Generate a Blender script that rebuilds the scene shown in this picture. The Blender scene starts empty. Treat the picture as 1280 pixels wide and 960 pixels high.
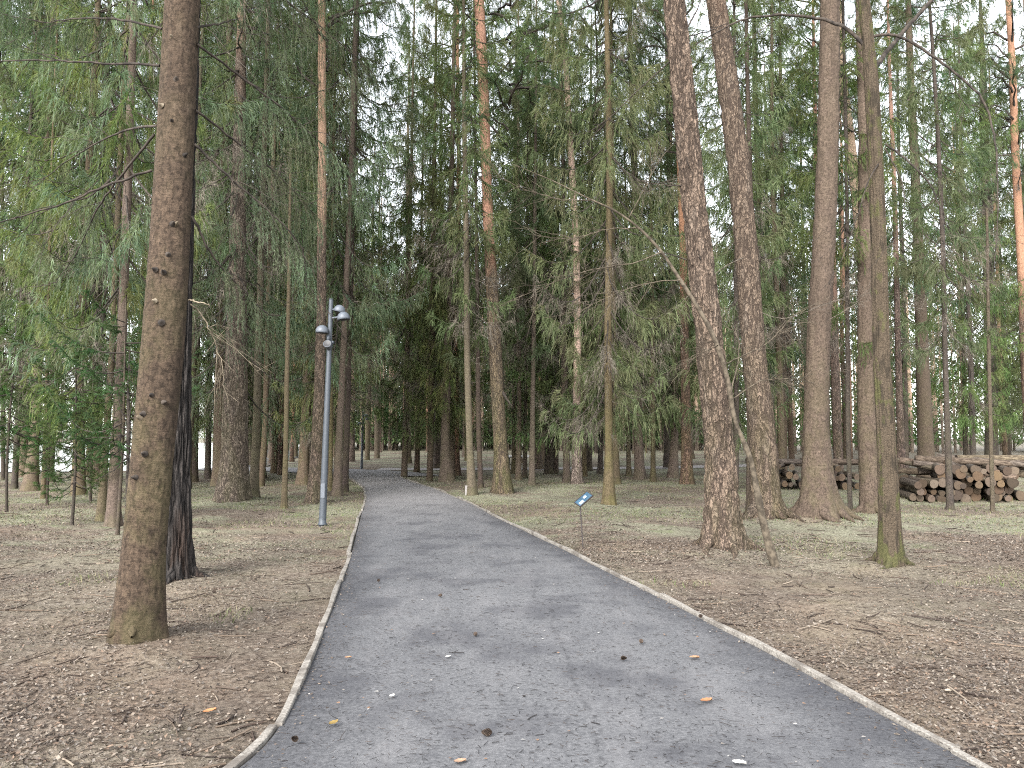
import bpy, math, random
import numpy as np

# ------------------------------------------------------------------ camera, sky, sun, exposure
scene = bpy.context.scene
col = scene.collection
PITCH = math.radians(3.9)
CAM_H = 1.6
FPX = 961.0                       # focal length in pixels of a 1280 px wide picture
cam_d = bpy.data.cameras.new("camera")
cam = bpy.data.objects.new("camera", cam_d)
col.objects.link(cam)
cam.location = (0, 0, CAM_H)
cam.rotation_euler = (math.radians(90) + PITCH, 0, 0)
cam_d.sensor_fit = 'HORIZONTAL'
cam_d.sensor_width = 36
cam_d.lens = 36 * FPX / 1280
cam_d.clip_start = 0.05
cam_d.clip_end = 3000
scene.camera = cam

SUN_EL, SUN_AZ = math.radians(35), math.radians(203)      # azimuth clockwise from +Y
world = bpy.data.worlds.new("World")
scene.world = world
world.use_nodes = True
wn, wl = world.node_tree.nodes, world.node_tree.links
wn.clear()
w_out = wn.new("ShaderNodeOutputWorld")
w_bg = wn.new("ShaderNodeBackground")
w_sky = wn.new("ShaderNodeTexSky")
w_sky.sky_type = 'NISHITA'
w_sky.sun_disc = False
w_sky.sun_elevation = SUN_EL
w_sky.sun_rotation = SUN_AZ
w_sky.air_density = 1.0
w_sky.dust_density = 1.0
w_hs = wn.new("ShaderNodeHueSaturation")                  # an overcast sky is nearly colourless
w_hs.inputs['Saturation'].default_value = 0.22
wl.new(w_sky.outputs[0], w_hs.inputs['Color'])
wl.new(w_hs.outputs[0], w_bg.inputs['Color'])
w_bg.inputs['Strength'].default_value = 0.15
wl.new(w_bg.outputs[0], w_out.inputs['Surface'])

sun_d = bpy.data.lights.new("sun", 'SUN')
sun_d.energy = 1.5
sun_d.angle = math.radians(25)
sun_d.color = (1.0, 0.97, 0.93)
sun = bpy.data.objects.new("sun", sun_d)
col.objects.link(sun)
sun.rotation_euler = (math.radians(90) - SUN_EL, 0, math.pi - SUN_AZ)

scene.view_settings.view_transform = 'Standard'
scene.view_settings.look = 'None'
scene.view_settings.exposure = 2.5
scene.view_settings.gamma = 1.0
scene.render.engine = 'CYCLES'
cy = scene.cycles
cy.max_bounces = 12
cy.diffuse_bounces = 12
cy.glossy_bounces = 2
cy.transmission_bounces = 12
cy.transparent_max_bounces = 4
cy.use_denoising = False
cy.use_adaptive_sampling = False
scene.cycles.filter_width = 1.1
cy.caustics_reflective = False
cy.caustics_refractive = False

random.seed(7)
RNG = np.random.default_rng(11)

# ------------------------------------------------------------------ helpers
cp, sp = math.cos(PITCH), math.sin(PITCH)

def ray(u, v):
    x = (u - 640) / FPX
    y = (480 - v) / FPX
    return np.array([x, cp - y * sp, sp + y * cp])

def ground(u, v, z=0.0):
    d = ray(u, v)
    t = (z - CAM_H) / d[2]
    return np.array([0, 0, CAM_H]) + d * t

def at(u, v, Y):
    d = ray(u, v)
    return np.array([0, 0, CAM_H]) + d * (Y / d[1])

def hash3(i, j, k, s=0):
    h = (i * 374761393 + j * 668265263 + k * 1274126177 + s * 974634777) & 0xFFFFFFFF
    h = ((h ^ (h >> 13)) * 1274126177) & 0xFFFFFFFF
    h = (h ^ (h >> 16)) & 0xFFFF
    return h / 65535.0

def vnoise(p, s=0):
    p = np.asarray(p, float)
    i = np.floor(p).astype(np.int64)
    f = p - i
    f = f * f * (3 - 2 * f)
    r = 0
    for dx in (0, 1):
        for dy in (0, 1):
            for dz in (0, 1):
                w = (f[..., 0] if dx else 1 - f[..., 0]) * (f[..., 1] if dy else 1 - f[..., 1]) * (f[..., 2] if dz else 1 - f[..., 2])
                r = r + w * hash3(i[..., 0] + dx, i[..., 1] + dy, i[..., 2] + dz, s)
    return r

def fbm(p, o=4, s=0):
    p = np.asarray(p, float)
    a, t, n = 1.0, 0, 0
    for k in range(o):
        t = t + a * vnoise(p * 2 ** k + 17.3 * k, s + k)
        n += a
        a *= 0.5
    return t / n

class MB:
    """collects faces; build() links ONE mesh object"""
    def __init__(self):
        self.v, self.f, self.m, self.n, self.a = [], [], [], 0, []
    def add(self, V, F, m=0, a=None):
        V = np.asarray(V, float).reshape(-1, 3)
        F = np.asarray(F, np.int64)
        self.v.append(V)
        self.f.append(F + self.n)
        self.m.append(np.full(len(F), m, np.int32))
        self.a.append(np.zeros(len(V)) if a is None else np.asarray(a, float))
        self.n += len(V)
        return self
    def mesh(self, name, mats, smooth=True):
        me = bpy.data.meshes.new(name)
        V = np.concatenate(self.v)
        me.vertices.add(len(V))
        me.vertices.foreach_set("co", V.astype(np.float32).ravel())
        tot = np.concatenate([np.full(len(F), F.shape[1], np.int32) for F in self.f])
        loops = np.concatenate([F.ravel() for F in self.f]).astype(np.int32)
        start = np.concatenate([[0], np.cumsum(tot)[:-1]]).astype(np.int32)
        me.loops.add(len(loops))
        me.loops.foreach_set("vertex_index", loops)
        me.polygons.add(len(tot))
        me.polygons.foreach_set("loop_start", start)
        me.polygons.foreach_set("material_index", np.concatenate(self.m))
        me.polygons.foreach_set("use_smooth", np.full(len(tot), smooth, bool))
        for mt in (mats if isinstance(mats, (list, tuple)) else [mats]):
            me.materials.append(mt)
        A = np.concatenate(self.a)
        if A.any():
            at = me.attributes.new('tint', 'FLOAT', 'POINT')
            at.data.foreach_set('value', A.astype(np.float32))
        me.update(calc_edges=True)
        return me
    def build(self, name, mats, parent=None, smooth=True, loc=None):
        o = bpy.data.objects.new(name, self.mesh(name, mats, smooth))
        col.objects.link(o)
        if parent is not None:
            o.parent = parent
        if loc is not None:
            o.location = loc
        return o

def tag(o, label=None, cat=None, group=None, kind=None):
    if label: o['label'] = label
    if cat: o['category'] = cat
    if group: o['group'] = group
    if kind: o['kind'] = kind
    return o

def empty(name, loc, rz=0.0):
    o = bpy.data.objects.new(name, None)
    col.objects.link(o)
    o.location = [float(c) for c in loc]
    o.rotation_euler = (0, 0, rz)
    o.empty_display_size = 0.2
    return o

def link_mesh(name, me, parent):
    o = bpy.data.objects.new(name, me)
    col.objects.link(o)
    o.parent = parent
    return o

def tubes(P, R, seg=4, cap=False):
    """P (B,N,3) centre lines, R (B,N) radii -> verts, quads"""
    P = np.asarray(P, float); R = np.asarray(R, float)
    if P.ndim == 2:
        P, R = P[None], R[None]
    B, N, _ = P.shape
    T = np.gradient(P, axis=1)
    T /= np.linalg.norm(T, axis=2, keepdims=True) + 1e-9
    mean = P[:, -1] - P[:, 0]
    mean /= np.linalg.norm(mean, axis=1, keepdims=True) + 1e-9
    ref = np.where(np.abs(mean[:, 2:3]) > 0.7, np.array([[0.0, 1, 0]]), np.array([[0.0, 0, 1]]))
    ref = np.repeat(ref[:, None, :], N, 1)
    A = np.cross(ref, T); A /= np.linalg.norm(A, axis=2, keepdims=True) + 1e-9
    Bn = np.cross(T, A)
    a = np.arange(seg) * 2 * math.pi / seg
    V = P[:, :, None, :] + R[:, :, None, None] * (np.cos(a)[None, None, :, None] * A[:, :, None, :] + np.sin(a)[None, None, :, None] * Bn[:, :, None, :])
    idx = np.arange(B * N * seg).reshape(B, N, seg)
    nx = np.roll(idx, -1, axis=2)
    F = np.stack([idx[:, :-1], nx[:, :-1], nx[:, 1:], idx[:, 1:]], -1).reshape(-1, 4)
    return V.reshape(-1, 3), F

def box(mb, c, s, m=0, rot=None):
    x, y, z = [k / 2 for k in s]
    V = np.array([[-x, -y, -z], [x, -y, -z], [x, y, -z], [-x, y, -z], [-x, -y, z], [x, -y, z], [x, y, z], [-x, y, z]])
    if rot is not None:
        V = V @ np.asarray(rot).T
    F = [[0, 3, 2, 1], [4, 5, 6, 7], [0, 1, 5, 4], [1, 2, 6, 5], [2, 3, 7, 6], [3, 0, 4, 7]]
    mb.add(V + np.asarray(c, float), F, m)

def lathe(mb, prof, seg=20, m=0, rot=None, loc=(0, 0, 0)):
    prof = np.asarray(prof, float)
    a = np.arange(seg) * 2 * math.pi / seg
    V = np.stack([prof[:, 0:1] * np.cos(a), prof[:, 0:1] * np.sin(a), np.repeat(prof[:, 1:2], seg, 1)], -1).reshape(-1, 3)
    if rot is not None:
        V = V @ np.asarray(rot).T
    n = len(prof)
    idx = np.arange(n * seg).reshape(n, seg)
    nx = np.roll(idx, -1, 1)
    F = np.stack([idx[:-1], nx[:-1], nx[1:], idx[1:]], -1).reshape(-1, 4)
    mb.add(V + np.asarray(loc, float), F, m)

def rotm(axis, a):
    c, s = math.cos(a), math.sin(a)
    return {'x': np.array([[1, 0, 0], [0, c, -s], [0, s, c]]), 'y': np.array([[c, 0, s], [0, 1, 0], [-s, 0, c]]), 'z': np.array([[c, -s, 0], [s, c, 0], [0, 0, 1]])}[axis]

# ------------------------------------------------------------------ materials
class NT:
    def __init__(self, name):
        self.mat = bpy.data.materials.new(name)
        self.mat.use_nodes = True
        self.t = self.mat.node_tree
        self.t.nodes.clear()
        self.out = self.t.nodes.new("ShaderNodeOutputMaterial")
    def n(self, typ, **kw):
        nd = self.t.nodes.new(typ)
        for k, v in kw.items():
            setattr(nd, k, v)
        return nd
    def l(self, a, b):
        self.t.links.new(a, b)
    def val(self, sock, x):
        if hasattr(x, 'is_linked') or isinstance(x, bpy.types.NodeSocket):
            self.l(x, sock)
        else:
            sock.default_value = x
    def coord(self, which='Object', scale=(1, 1, 1), loc=(0, 0, 0)):
        tc = self.n("ShaderNodeTexCoord")
        mp = self.n("ShaderNodeMapping")
        mp.inputs['Scale'].default_value = scale
        mp.inputs['Location'].default_value = loc
        self.l(tc.outputs[which], mp.inputs['Vector'])
        return mp.outputs[0]
    def pos(self, scale=(1, 1, 1)):
        g = self.n("ShaderNodeNewGeometry")
        mp = self.n("ShaderNodeMapping")
        mp.inputs['Scale'].default_value = scale
        self.l(g.outputs['Position'], mp.inputs['Vector'])
        return mp.outputs[0]
    def noise(self, vec, scale, detail=4, rough=0.55, dist=0.0):
        nd = self.n("ShaderNodeTexNoise")
        self.l(vec, nd.inputs['Vector'])
        nd.inputs['Scale'].default_value = scale
        nd.inputs['Detail'].default_value = detail
        nd.inputs['Roughness'].default_value = rough
        nd.inputs['Distortion'].default_value = dist
        return nd.outputs[0]
    def voro(self, vec, scale, feature='F1', rand=1.0):
        nd = self.n("ShaderNodeTexVoronoi", feature=feature)
        self.l(vec, nd.inputs['Vector'])
        nd.inputs['Scale'].default_value = scale
        nd.inputs['Randomness'].default_value = rand
        return nd
    def ramp(self, fac, stops, interp='LINEAR'):
        nd = self.n("ShaderNodeValToRGB")
        nd.color_ramp.interpolation = interp
        e = nd.color_ramp.elements
        while len(e) < len(stops):
            e.new(0.5)
        for el, (p, c) in zip(e, stops):
            el.position = p
            el.color = (c if isinstance(c, (tuple, list)) else (c, c, c)) + ((1,) if len(c if isinstance(c, (tuple, list)) else (c, c, c)) == 3 else ()) if isinstance(c, tuple) else (c, c, c, 1)
        self.l(fac, nd.inputs[0])
        return nd.outputs[0]
    def mix(self, fac, a, b, blend='MIX'):
        nd = self.n("ShaderNodeMix", data_type='RGBA', blend_type=blend)
        self.val(nd.inputs[0], fac)
        for s, x in ((nd.inputs[6], a), (nd.inputs[7], b)):
            if isinstance(x, tuple):
                s.default_value = x + (1,) if len(x) == 3 else x
            else:
                self.l(x, s)
        return nd.outputs[2]
    def math(self, op, a, b=0.0, c=None, clamp=False):
        nd = self.n("ShaderNodeMath", operation=op, use_clamp=clamp)
        self.val(nd.inputs[0], a)
        self.val(nd.inputs[1], b)
        if c is not None:
            self.val(nd.inputs[2], c)
        return nd.outputs[0]
    def sep(self, vec):
        nd = self.n("ShaderNodeSeparateXYZ")
        self.l(vec, nd.inputs[0])
        return nd.outputs
    def mapr(self, v, a, b, c=0.0, d=1.0, smooth=True):
        nd = self.n("ShaderNodeMapRange", interpolation_type='SMOOTHSTEP' if smooth else 'LINEAR')
        self.l(v, nd.inputs[0])
        for i, x in enumerate((a, b, c, d)):
            nd.inputs[1 + i].default_value = x
        return nd.outputs[0]
    def bump(self, h, strength=0.5, dist=0.01, normal=None):
        nd = self.n("ShaderNodeBump")
        nd.inputs['Strength'].default_value = strength
        nd.inputs['Distance'].default_value = dist
        self.l(h, nd.inputs['Height'])
        if normal is not None:
            self.l(normal, nd.inputs['Normal'])
        return nd.outputs[0]
    def principled(self, color, rough=0.9, normal=None, spec=0.2, metal=0.0):
        b = self.n("ShaderNodeBsdfPrincipled")
        self.val(b.inputs['Base Color'], color if not isinstance(color, tuple) else color + (1,))
        self.val(b.inputs['Roughness'], rough)
        b.inputs['Specular IOR Level'].default_value = spec
        b.inputs['Metallic'].default_value = metal
        if normal is not None:
            self.l(normal, b.inputs['Normal'])
        self.l(b.outputs[0], self.out.inputs['Surface'])
        return self.mat

def hsv_rand(t, color, hv=0.02, vv=0.3, sv=0.15):
    oi = t.n("ShaderNodeObjectInfo")
    hs = t.n("ShaderNodeHueSaturation")
    t.l(color, hs.inputs['Color'])
    t.l(t.mapr(oi.outputs['Random'], 0, 1, 0.5 - hv, 0.5 + hv, False), hs.inputs['Hue'])
    r2 = t.math('FRACT', t.math('MULTIPLY', oi.outputs['Random'], 7.31))
    t.l(t.mapr(r2, 0, 1, 1 - vv, 1 + vv, False), hs.inputs['Value'])
    r3 = t.math('FRACT', t.math('MULTIPLY', oi.outputs['Random'], 13.7))
    t.l(t.mapr(r3, 0, 1, 1 - sv, 1 + sv, False), hs.inputs['Saturation'])
    return hs.outputs[0]

def mat_bark_spruce(name, dark=(0.05, 0.037, 0.028), light=(0.135, 0.1, 0.074), moss=0.25, flake=34, vary=True):
    t = NT(name)
    c = t.coord('Object', (1, 1, 0.7))
    n1 = t.noise(c, flake, 6, 0.68, 0.7)
    st = t.noise(t.coord('Object', (0.35, 0.35, 2.6)), 46, 4, 0.65)
    fine = t.noise(t.coord('Object', (1, 1, 1.3)), 150, 4, 0.7)
    big = t.noise(t.coord('Object', (1, 1, 0.3)), 4.5, 4, 0.6)
    vo = t.voro(c, flake * 1.7)
    k = t.math('ADD', t.math('MULTIPLY', n1, 0.6), t.math('MULTIPLY', st, 0.4))
    k = t.math('ADD', k, t.math('MULTIPLY', t.math('SUBTRACT', fine, 0.5), 0.35))
    mid = tuple((a + b) / 2 for a, b in zip(dark, light))
    col1 = t.ramp(k, [(0.34, dark), (0.5, mid), (0.64, light), (0.78, tuple(min(1, x * 1.35) for x in light))])
    col1 = t.mix(t.mapr(vo.outputs['Distance'], 0.55, 0.8, 0, 0.6), col1, tuple(x * 0.6 for x in dark))
    col3 = t.mix(t.mapr(big, 0.38, 0.62, 0.0, 0.5), col1, t.mix(0.5, col1, tuple(x * 1.5 for x in dark)))
    stk = t.noise(t.coord('Object', (1, 1, 0.1), (2, 4, 1)), 8, 5, 0.65)
    bnd = t.noise(t.coord('Object', (0.22, 0.22, 2.4), (1, 7, 3)), 2.6, 4, 0.6)
    col3 = t.mix(t.mapr(stk, 0.5, 0.68, 0, 0.55), col3, t.mix(0.35, dark, col3))
    col3 = t.mix(t.mapr(bnd, 0.56, 0.66, 0, 0.5), col3, t.mix(0.4, dark, col3))
    col3 = t.mix(t.mapr(t.noise(c, 6.5, 5, 0.7), 0.58, 0.7, 0, 0.35), col3, (light[0] * 1.25, light[1] * 1.32, light[2] * 1.35))
    z = t.sep(t.coord('Object'))[2]
    mossm = t.math('MULTIPLY', t.mapr(t.noise(c, 3.2, 5, 0.65), 0.42, 0.6), t.mapr(z, 0.0, 4.5, moss, moss * 0.25))
    col4 = t.mix(mossm, col3, t.mix(t.mapr(fine, 0.3, 0.7), (0.045, 0.048, 0.016), (0.11, 0.105, 0.042)))
    if vary:
        col4 = hsv_rand(t, col4, 0.012, 0.22, 0.15)
    return t.principled(col4, 0.92, t.bump(k, 1.0, 0.018), 0.15)

def mat_bark_pine(name, change=7.0, spread=1.6, moss=0.35, upper=(0.24, 0.14, 0.095), plate=(0.14, 0.097, 0.073), vary=True):
    t = NT(name)
    c = t.coord('Object', (1, 1, 0.3))
    n1 = t.noise(c, 10, 5, 0.55, 0.8)
    n2 = t.noise(t.coord('Object', (1, 1, 0.55), (3, 5, 1)), 26, 5, 0.6, 0.8)
    fine = t.noise(t.coord('Object', (1, 1, 0.7)), 120, 4, 0.7)
    r1 = t.math('ABSOLUTE', t.math('SUBTRACT', n1, 0.5))
    r2 = t.math('ABSOLUTE', t.math('SUBTRACT', n2, 0.5))
    crack = t.math('MULTIPLY', t.mapr(r1, 0.0, 0.055), t.mapr(r2, 0.0, 0.05, 0.45, 1.0))
    pl = t.mix(t.mapr(n2, 0.36, 0.64), tuple(a * 0.8 for a in plate), tuple(a * 1.12 for a in plate))
    pl = t.mix(t.mapr(fine, 0.35, 0.7, 0.0, 0.35), pl, tuple(a * 0.55 for a in plate))
    pl = t.mix(t.mapr(t.noise(c, 5, 4), 0.5, 0.68, 0, 0.35), pl, (0.11, 0.095, 0.08))
    low = t.mix(crack, (0.045, 0.033, 0.026), pl)
    z = t.sep(t.coord('Object'))[2]
    zn = t.math('ADD', z, t.math('MULTIPLY', t.math('SUBTRACT', t.noise(t.coord('Object', (1, 1, 0.4)), 3.0, 4), 0.5), 4.0))
    fl = t.noise(t.coord('Object', (1, 1, 0.5)), 22, 5, 0.65)
    up = t.mix(t.mapr(fl, 0.35, 0.65), tuple(a * 0.8 for a in upper), tuple(min(1, a * 1.12) for a in upper))
    up = t.mix(t.mapr(fine, 0.55, 0.78, 0, 0.3), up, tuple(a * 0.55 for a in upper))
    base = t.mix(t.mapr(zn, change - spread, change + spread), low, up)
    mossm = t.math('MULTIPLY', t.mapr(t.noise(c, 4.2, 5, 0.65), 0.40, 0.6), t.mapr(z, 0.0, 4.5, moss, 0.0))
    base = t.mix(mossm, base, t.mix(t.mapr(fine, 0.3, 0.7), (0.04, 0.042, 0.014), (0.115, 0.105, 0.042)))
    if vary:
        base = hsv_rand(t, base, 0.012, 0.18, 0.12)
    h = t.math('ADD', crack, t.math('MULTIPLY', fine, 0.35))
    hb = t.math('MULTIPLY', h, t.mapr(zn, change - spread, change + spread, 1.0, 0.25))
    return t.principled(base, 0.92, t.bump(hb, 1.0, 0.022), 0.15)

def mat_bark_char(name):
    t = NT(name)
    c = t.coord('Object', (1, 1, 0.14))
    ed = t.voro(c, 16, 'DISTANCE_TO_EDGE')
    fine = t.noise(t.coord('Object', (1, 1, 0.4)), 80, 4, 0.65)
    crack = t.ramp(ed.outputs['Distance'], [(0.0, 0.0), (0.15, 0.7), (0.35, 1.0)])
    pl = t.mix(t.mapr(fine, 0.35, 0.7), (0.014, 0.012, 0.011), (0.05, 0.043, 0.039))
    base = t.mix(crack, (0.014, 0.012, 0.011), pl)
    z = t.sep(t.coord('Object'))[2]
    base = t.mix(t.math('MULTIPLY', t.mapr(t.noise(c, 6, 3), 0.52, 0.65), t.mapr(z, 0.0, 1.6, 0.45, 0.0)), base, (0.06, 0.035, 0.024))
    h = t.math('ADD', crack, t.math('MULTIPLY', fine, 0.4))
    return t.principled(base, 0.88, t.bump(h, 1.0, 0.03), 0.2)

def mat_bark_smooth(name):           # rowan: grey-brown, mossy and streaked
    t = NT(name)
    c = t.coord('Object', (1, 1, 0.3))
    fine = t.noise(t.coord('Object', (1, 1, 1.6)), 60, 5, 0.65)
    big = t.noise(c, 9, 5, 0.6)
    base = t.mix(t.mapr(fine, 0.3, 0.7), (0.024, 0.0185, 0.013), (0.086, 0.066, 0.046))
    base = t.mix(t.mapr(big, 0.52, 0.62, 0, 0.75), base, (0.022, 0.018, 0.013))
    mo = t.noise(t.coord('Object', (1, 1, 0.5), (3, 1, 2)), 6.5, 5, 0.65)
    z = t.sep(t.coord('Object'))[2]
    thr = t.mapr(z, 0.0, 0.6, 0.1, 0.0)
    mm = t.mapr(t.math('ADD', mo, thr), 0.52, 0.62, 0.0, 0.85)
    base = t.mix(mm, base, t.mix(t.mapr(fine, 0.3, 0.7), (0.03, 0.033, 0.012), (0.075, 0.072, 0.03)))
    return t.principled(base, 0.92, t.bump(t.math('ADD', fine, big), 1.0, 0.014), 0.15)

def mat_needles(name, a, b, olive, trans=0.3):
    t = NT(name)
    g = t.n("ShaderNodeAttribute", attribute_name='tint')
    rnd = g.outputs['Fac']
    cl = t.noise(t.coord('Object'), 0.9, 3, 0.6)
    cl2 = t.noise(t.coord('Object', (1, 1, 1), (5, 9, 2)), 2.3, 3, 0.6)
    c = t.mix(rnd, a, b)
    c = t.mix(t.mapr(cl, 0.42, 0.62), c, t.mix(rnd, tuple(x * 0.7 for x in olive), olive))
    c = t.mix(t.mapr(cl2, 0.5, 0.7, 0, 0.7), c, tuple(x * 1.5 for x in b))
    c = hsv_rand(t, c, 0.022, 0.25, 0.18)
    d = t.n("ShaderNodeBsdfDiffuse"); t.l(c, d.inputs['Color'])
    tr = t.n("ShaderNodeBsdfTranslucent")
    tc = t.mix(1.0, c, (1.0, 1.15, 0.55), 'MULTIPLY')
    t.l(tc, tr.inputs['Color'])
    mx = t.n("ShaderNodeMixShader"); mx.inputs[0].default_value = trans
    t.l(d.outputs[0], mx.inputs[1]); t.l(tr.outputs[0], mx.inputs[2])
    t.l(mx.outputs[0], t.out.inputs['Surface'])
    return t.mat

def mat_twig(name, a, b):
    t = NT(name)
    n = t.noise(t.coord('Object'), 14, 4)
    c = t.mix(t.mapr(n, 0.35, 0.65), a, b)
    return t.principled(c, 0.9, None, 0.15)

def mat_island(name, cols, rough=0.9, trans=0.0, noise=0.0):
    t = NT(name)
    g = t.n("ShaderNodeNewGeometry")
    n = len(cols)
    c = t.ramp(g.outputs['Random Per Island'], [(i / n, cols[i]) for i in range(n)], 'CONSTANT')
    r2 = t.math('FRACT', t.math('MULTIPLY', g.outputs['Random Per Island'], 37.7))
    hs = t.n("ShaderNodeHueSaturation")
    t.l(c, hs.inputs['Color'])
    t.l(t.mapr(r2, 0, 1, 0.75, 1.25, False), hs.inputs['Value'])
    return t.principled(hs.outputs[0], rough, None, 0.2)

def mat_plain(name, c, rough=0.6, metal=0.0, nscale=30, namt=0.25, spec=0.4, bump=0.0):
    t = NT(name)
    n = t.noise(t.coord('Object'), nscale, 5, 0.6)
    k = t.mix(t.mapr(n, 0.3, 0.7), tuple(x * (1 - namt) for x in c), tuple(min(1, x * (1 + namt)) for x in c))
    nm = t.bump(n, bump, 0.004) if bump else None
    return t.principled(k, rough, nm, spec, metal)

M = {}
M['spruce'] = mat_bark_spruce('spruce_bark')
M['spruce_near'] = mat_bark_spruce('near_spruce_bark', (0.02, 0.0145, 0.0105), (0.098, 0.069, 0.048), 0.25, 26, False)
M['spruce_moss'] = mat_bark_spruce('mossy_spruce_bark', (0.04, 0.032, 0.02), (0.13, 0.102, 0.068), 0.32)
M['spruce_dark'] = mat_bark_spruce('dark_spruce_bark', (0.026, 0.021, 0.018), (0.085, 0.066, 0.055), 0.2)
M['larch'] = mat_bark_spruce('scaly_grey_bark', (0.034, 0.025, 0.019), (0.128, 0.095, 0.072), 0.2, 22, False)
M['pine'] = mat_bark_pine('pine_bark', 7.0)
M['pine_tall'] = mat_bark_pine('pine_bark_tall', 11.5, 2.0, 0.3, plate=(0.145, 0.11, 0.083))
M['pine_red'] = mat_bark_pine('red_pine_bark', 11.5, 2.0, 0.22, plate=(0.155, 0.115, 0.087), vary=False)
M['pine_moss'] = mat_bark_pine('mossy_pine_bark', 7.2, 1.0, 0.75, plate=(0.15, 0.11, 0.068), upper=(0.35, 0.18, 0.12))
M['pine_orange'] = mat_bark_pine('orange_pine_bark', 1.2, 1.0, 0.2, upper=(0.21, 0.13, 0.088))
M['pine_pale'] = mat_bark_pine('pale_pine_bark', 3.4, 1.4, 0.1, upper=(0.36, 0.25, 0.19), plate=(0.2, 0.155, 0.125))
M['char'] = mat_bark_char('charred_bark')
M['smooth'] = mat_bark_smooth('rowan_bark')
M['needle'] = mat_needles('spruce_needles', (0.052, 0.086, 0.04), (0.138, 0.17, 0.082), (0.14, 0.145, 0.078), 0.42)
M['needle_blue'] = mat_needles('blue_spruce_needles', (0.05, 0.088, 0.053), (0.118, 0.162, 0.098), (0.13, 0.143, 0.085), 0.42)
M['needle_young'] = mat_needles('young_spruce_needles', (0.026, 0.056, 0.024), (0.055, 0.092, 0.038), (0.06, 0.08, 0.036), 0.4)
M['needle_pine'] = mat_needles('pine_needles', (0.065, 0.1, 0.06), (0.12, 0.16, 0.09), (0.14, 0.16, 0.075), 0.4)
M['twig'] = mat_twig('dead_twigs', (0.06, 0.05, 0.04), (0.155, 0.135, 0.11))
M['twig_dark'] = mat_twig('dark_twigs', (0.02, 0.017, 0.015), (0.055, 0.045, 0.037))
M['twig_mid'] = mat_twig('grey_brown_twigs', (0.038, 0.031, 0.023), (0.1, 0.082, 0.06))
M['twig_tan'] = mat_twig('tan_twigs', (0.075, 0.06, 0.042), (0.19, 0.158, 0.115))

# ------------------------------------------------------------------ ground, path, water
def grid_sheet(xs, ys, zf, keep=None):
    X, Y = np.meshgrid(xs, ys)
    V = np.stack([X, Y, zf(X, Y)], -1).reshape(-1, 3)
    ny, nx = X.shape
    i = np.arange(ny * nx).reshape(ny, nx)
    F = np.stack([i[:-1, :-1], i[:-1, 1:], i[1:, 1:], i[1:, :-1]], -1).reshape(-1, 4)
    return V, F

left_px = [(262, 990), (310, 957), (345, 921), (375, 862), (398, 808), (415, 765), (428, 725), (440, 690), (450, 650), (458, 623), (455, 610), (441, 600), (425, 593)]
right_px = [(1300, 1005), (1215, 958), (1080, 885), (940, 808), (870, 772), (760, 716), (700, 686), (625, 650), (590, 631), (545, 612), (510, 601), (490, 592), (486, 588)]
LEFT = np.array([ground(*p)[:2] for p in left_px])
RIGHT = np.array([ground(*p)[:2] for p in right_px])
# behind the camera the path simply runs on
LEFT = np.vstack([[LEFT[0] + (LEFT[0] - LEFT[1]) / np.linalg.norm(LEFT[0] - LEFT[1]) * 6], LEFT])
RIGHT = np.vstack([[RIGHT[0] + (RIGHT[0] - RIGHT[1]) / np.linalg.norm(RIGHT[0] - RIGHT[1]) * 6], RIGHT])
FORK_L = ground(425, 593)[:2]
FORK_R = ground(486, 588)[:2]
ROAD_FAR = 3.0

def resample(poly, n):
    poly = np.asarray(poly, float)
    s = np.concatenate([[0], np.cumsum(np.linalg.norm(np.diff(poly, axis=0), axis=1))])
    # parametrise by y-like arclength
    t = np.linspace(0, s[-1], n)
    P = np.stack([np.interp(t, s, poly[:, k]) for k in range(poly.shape[1])], -1)
    for _ in range(2):
        P[1:-1] = (P[:-2] + 2 * P[1:-1] + P[2:]) / 4
    return P

LE = resample(LEFT, 260)
RI = resample(RIGHT, 260)

def edge_x(poly, y):
    o = np.argsort(poly[:, 1])
    return np.interp(y, poly[o, 1], poly[o, 0])

def in_path(x, y, margin=0.0):
    x, y = np.asarray(x), np.asarray(y)
    a = (y < FORK_R[1] - 1) & (x > edge_x(LE, y) - margin) & (x < edge_x(RI, y) + margin)
    b = (y > 35 - margin) & (y < 41 + margin) & (x > -22)
    return a | b

MOUNDS = [(*ground(u, v)[:2], r, h) for u, v, r, h in [(171, 812, .55, .09), (219, 727, .5, .07), (905, 688, .6, .09), (958, 652, .6, .08), (1026, 648, .8, .12), (1113, 704, .5, .07), (1088, 642, .5, .05), (290, 627, .9, .12)]]
def ground_z(x, y):
    x = np.asarray(x, float); y = np.asarray(y, float)
    p = np.stack([x * 0.55, y * 0.55, np.zeros_like(x)], -1)
    z = (fbm(p, 3, 5) - 0.5) * 0.12 + (fbm(p * 5.0, 3, 9) - 0.5) * 0.075
    for (mx, my, mr, mh) in MOUNDS:
        z = z + mh * np.exp(-((x - mx) ** 2 + (y - my) ** 2) / mr ** 2)
    dl = np.maximum(edge_x(LE, y) - x, 0) + np.maximum(x - edge_x(RI, y), 0)
    w = np.clip(dl / 1.2, 0, 1)
    far = np.clip((34 - y) / 6, 0, 1)
    return z * w * far - 0.02 * (1 - w) * far - 0.0

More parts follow.
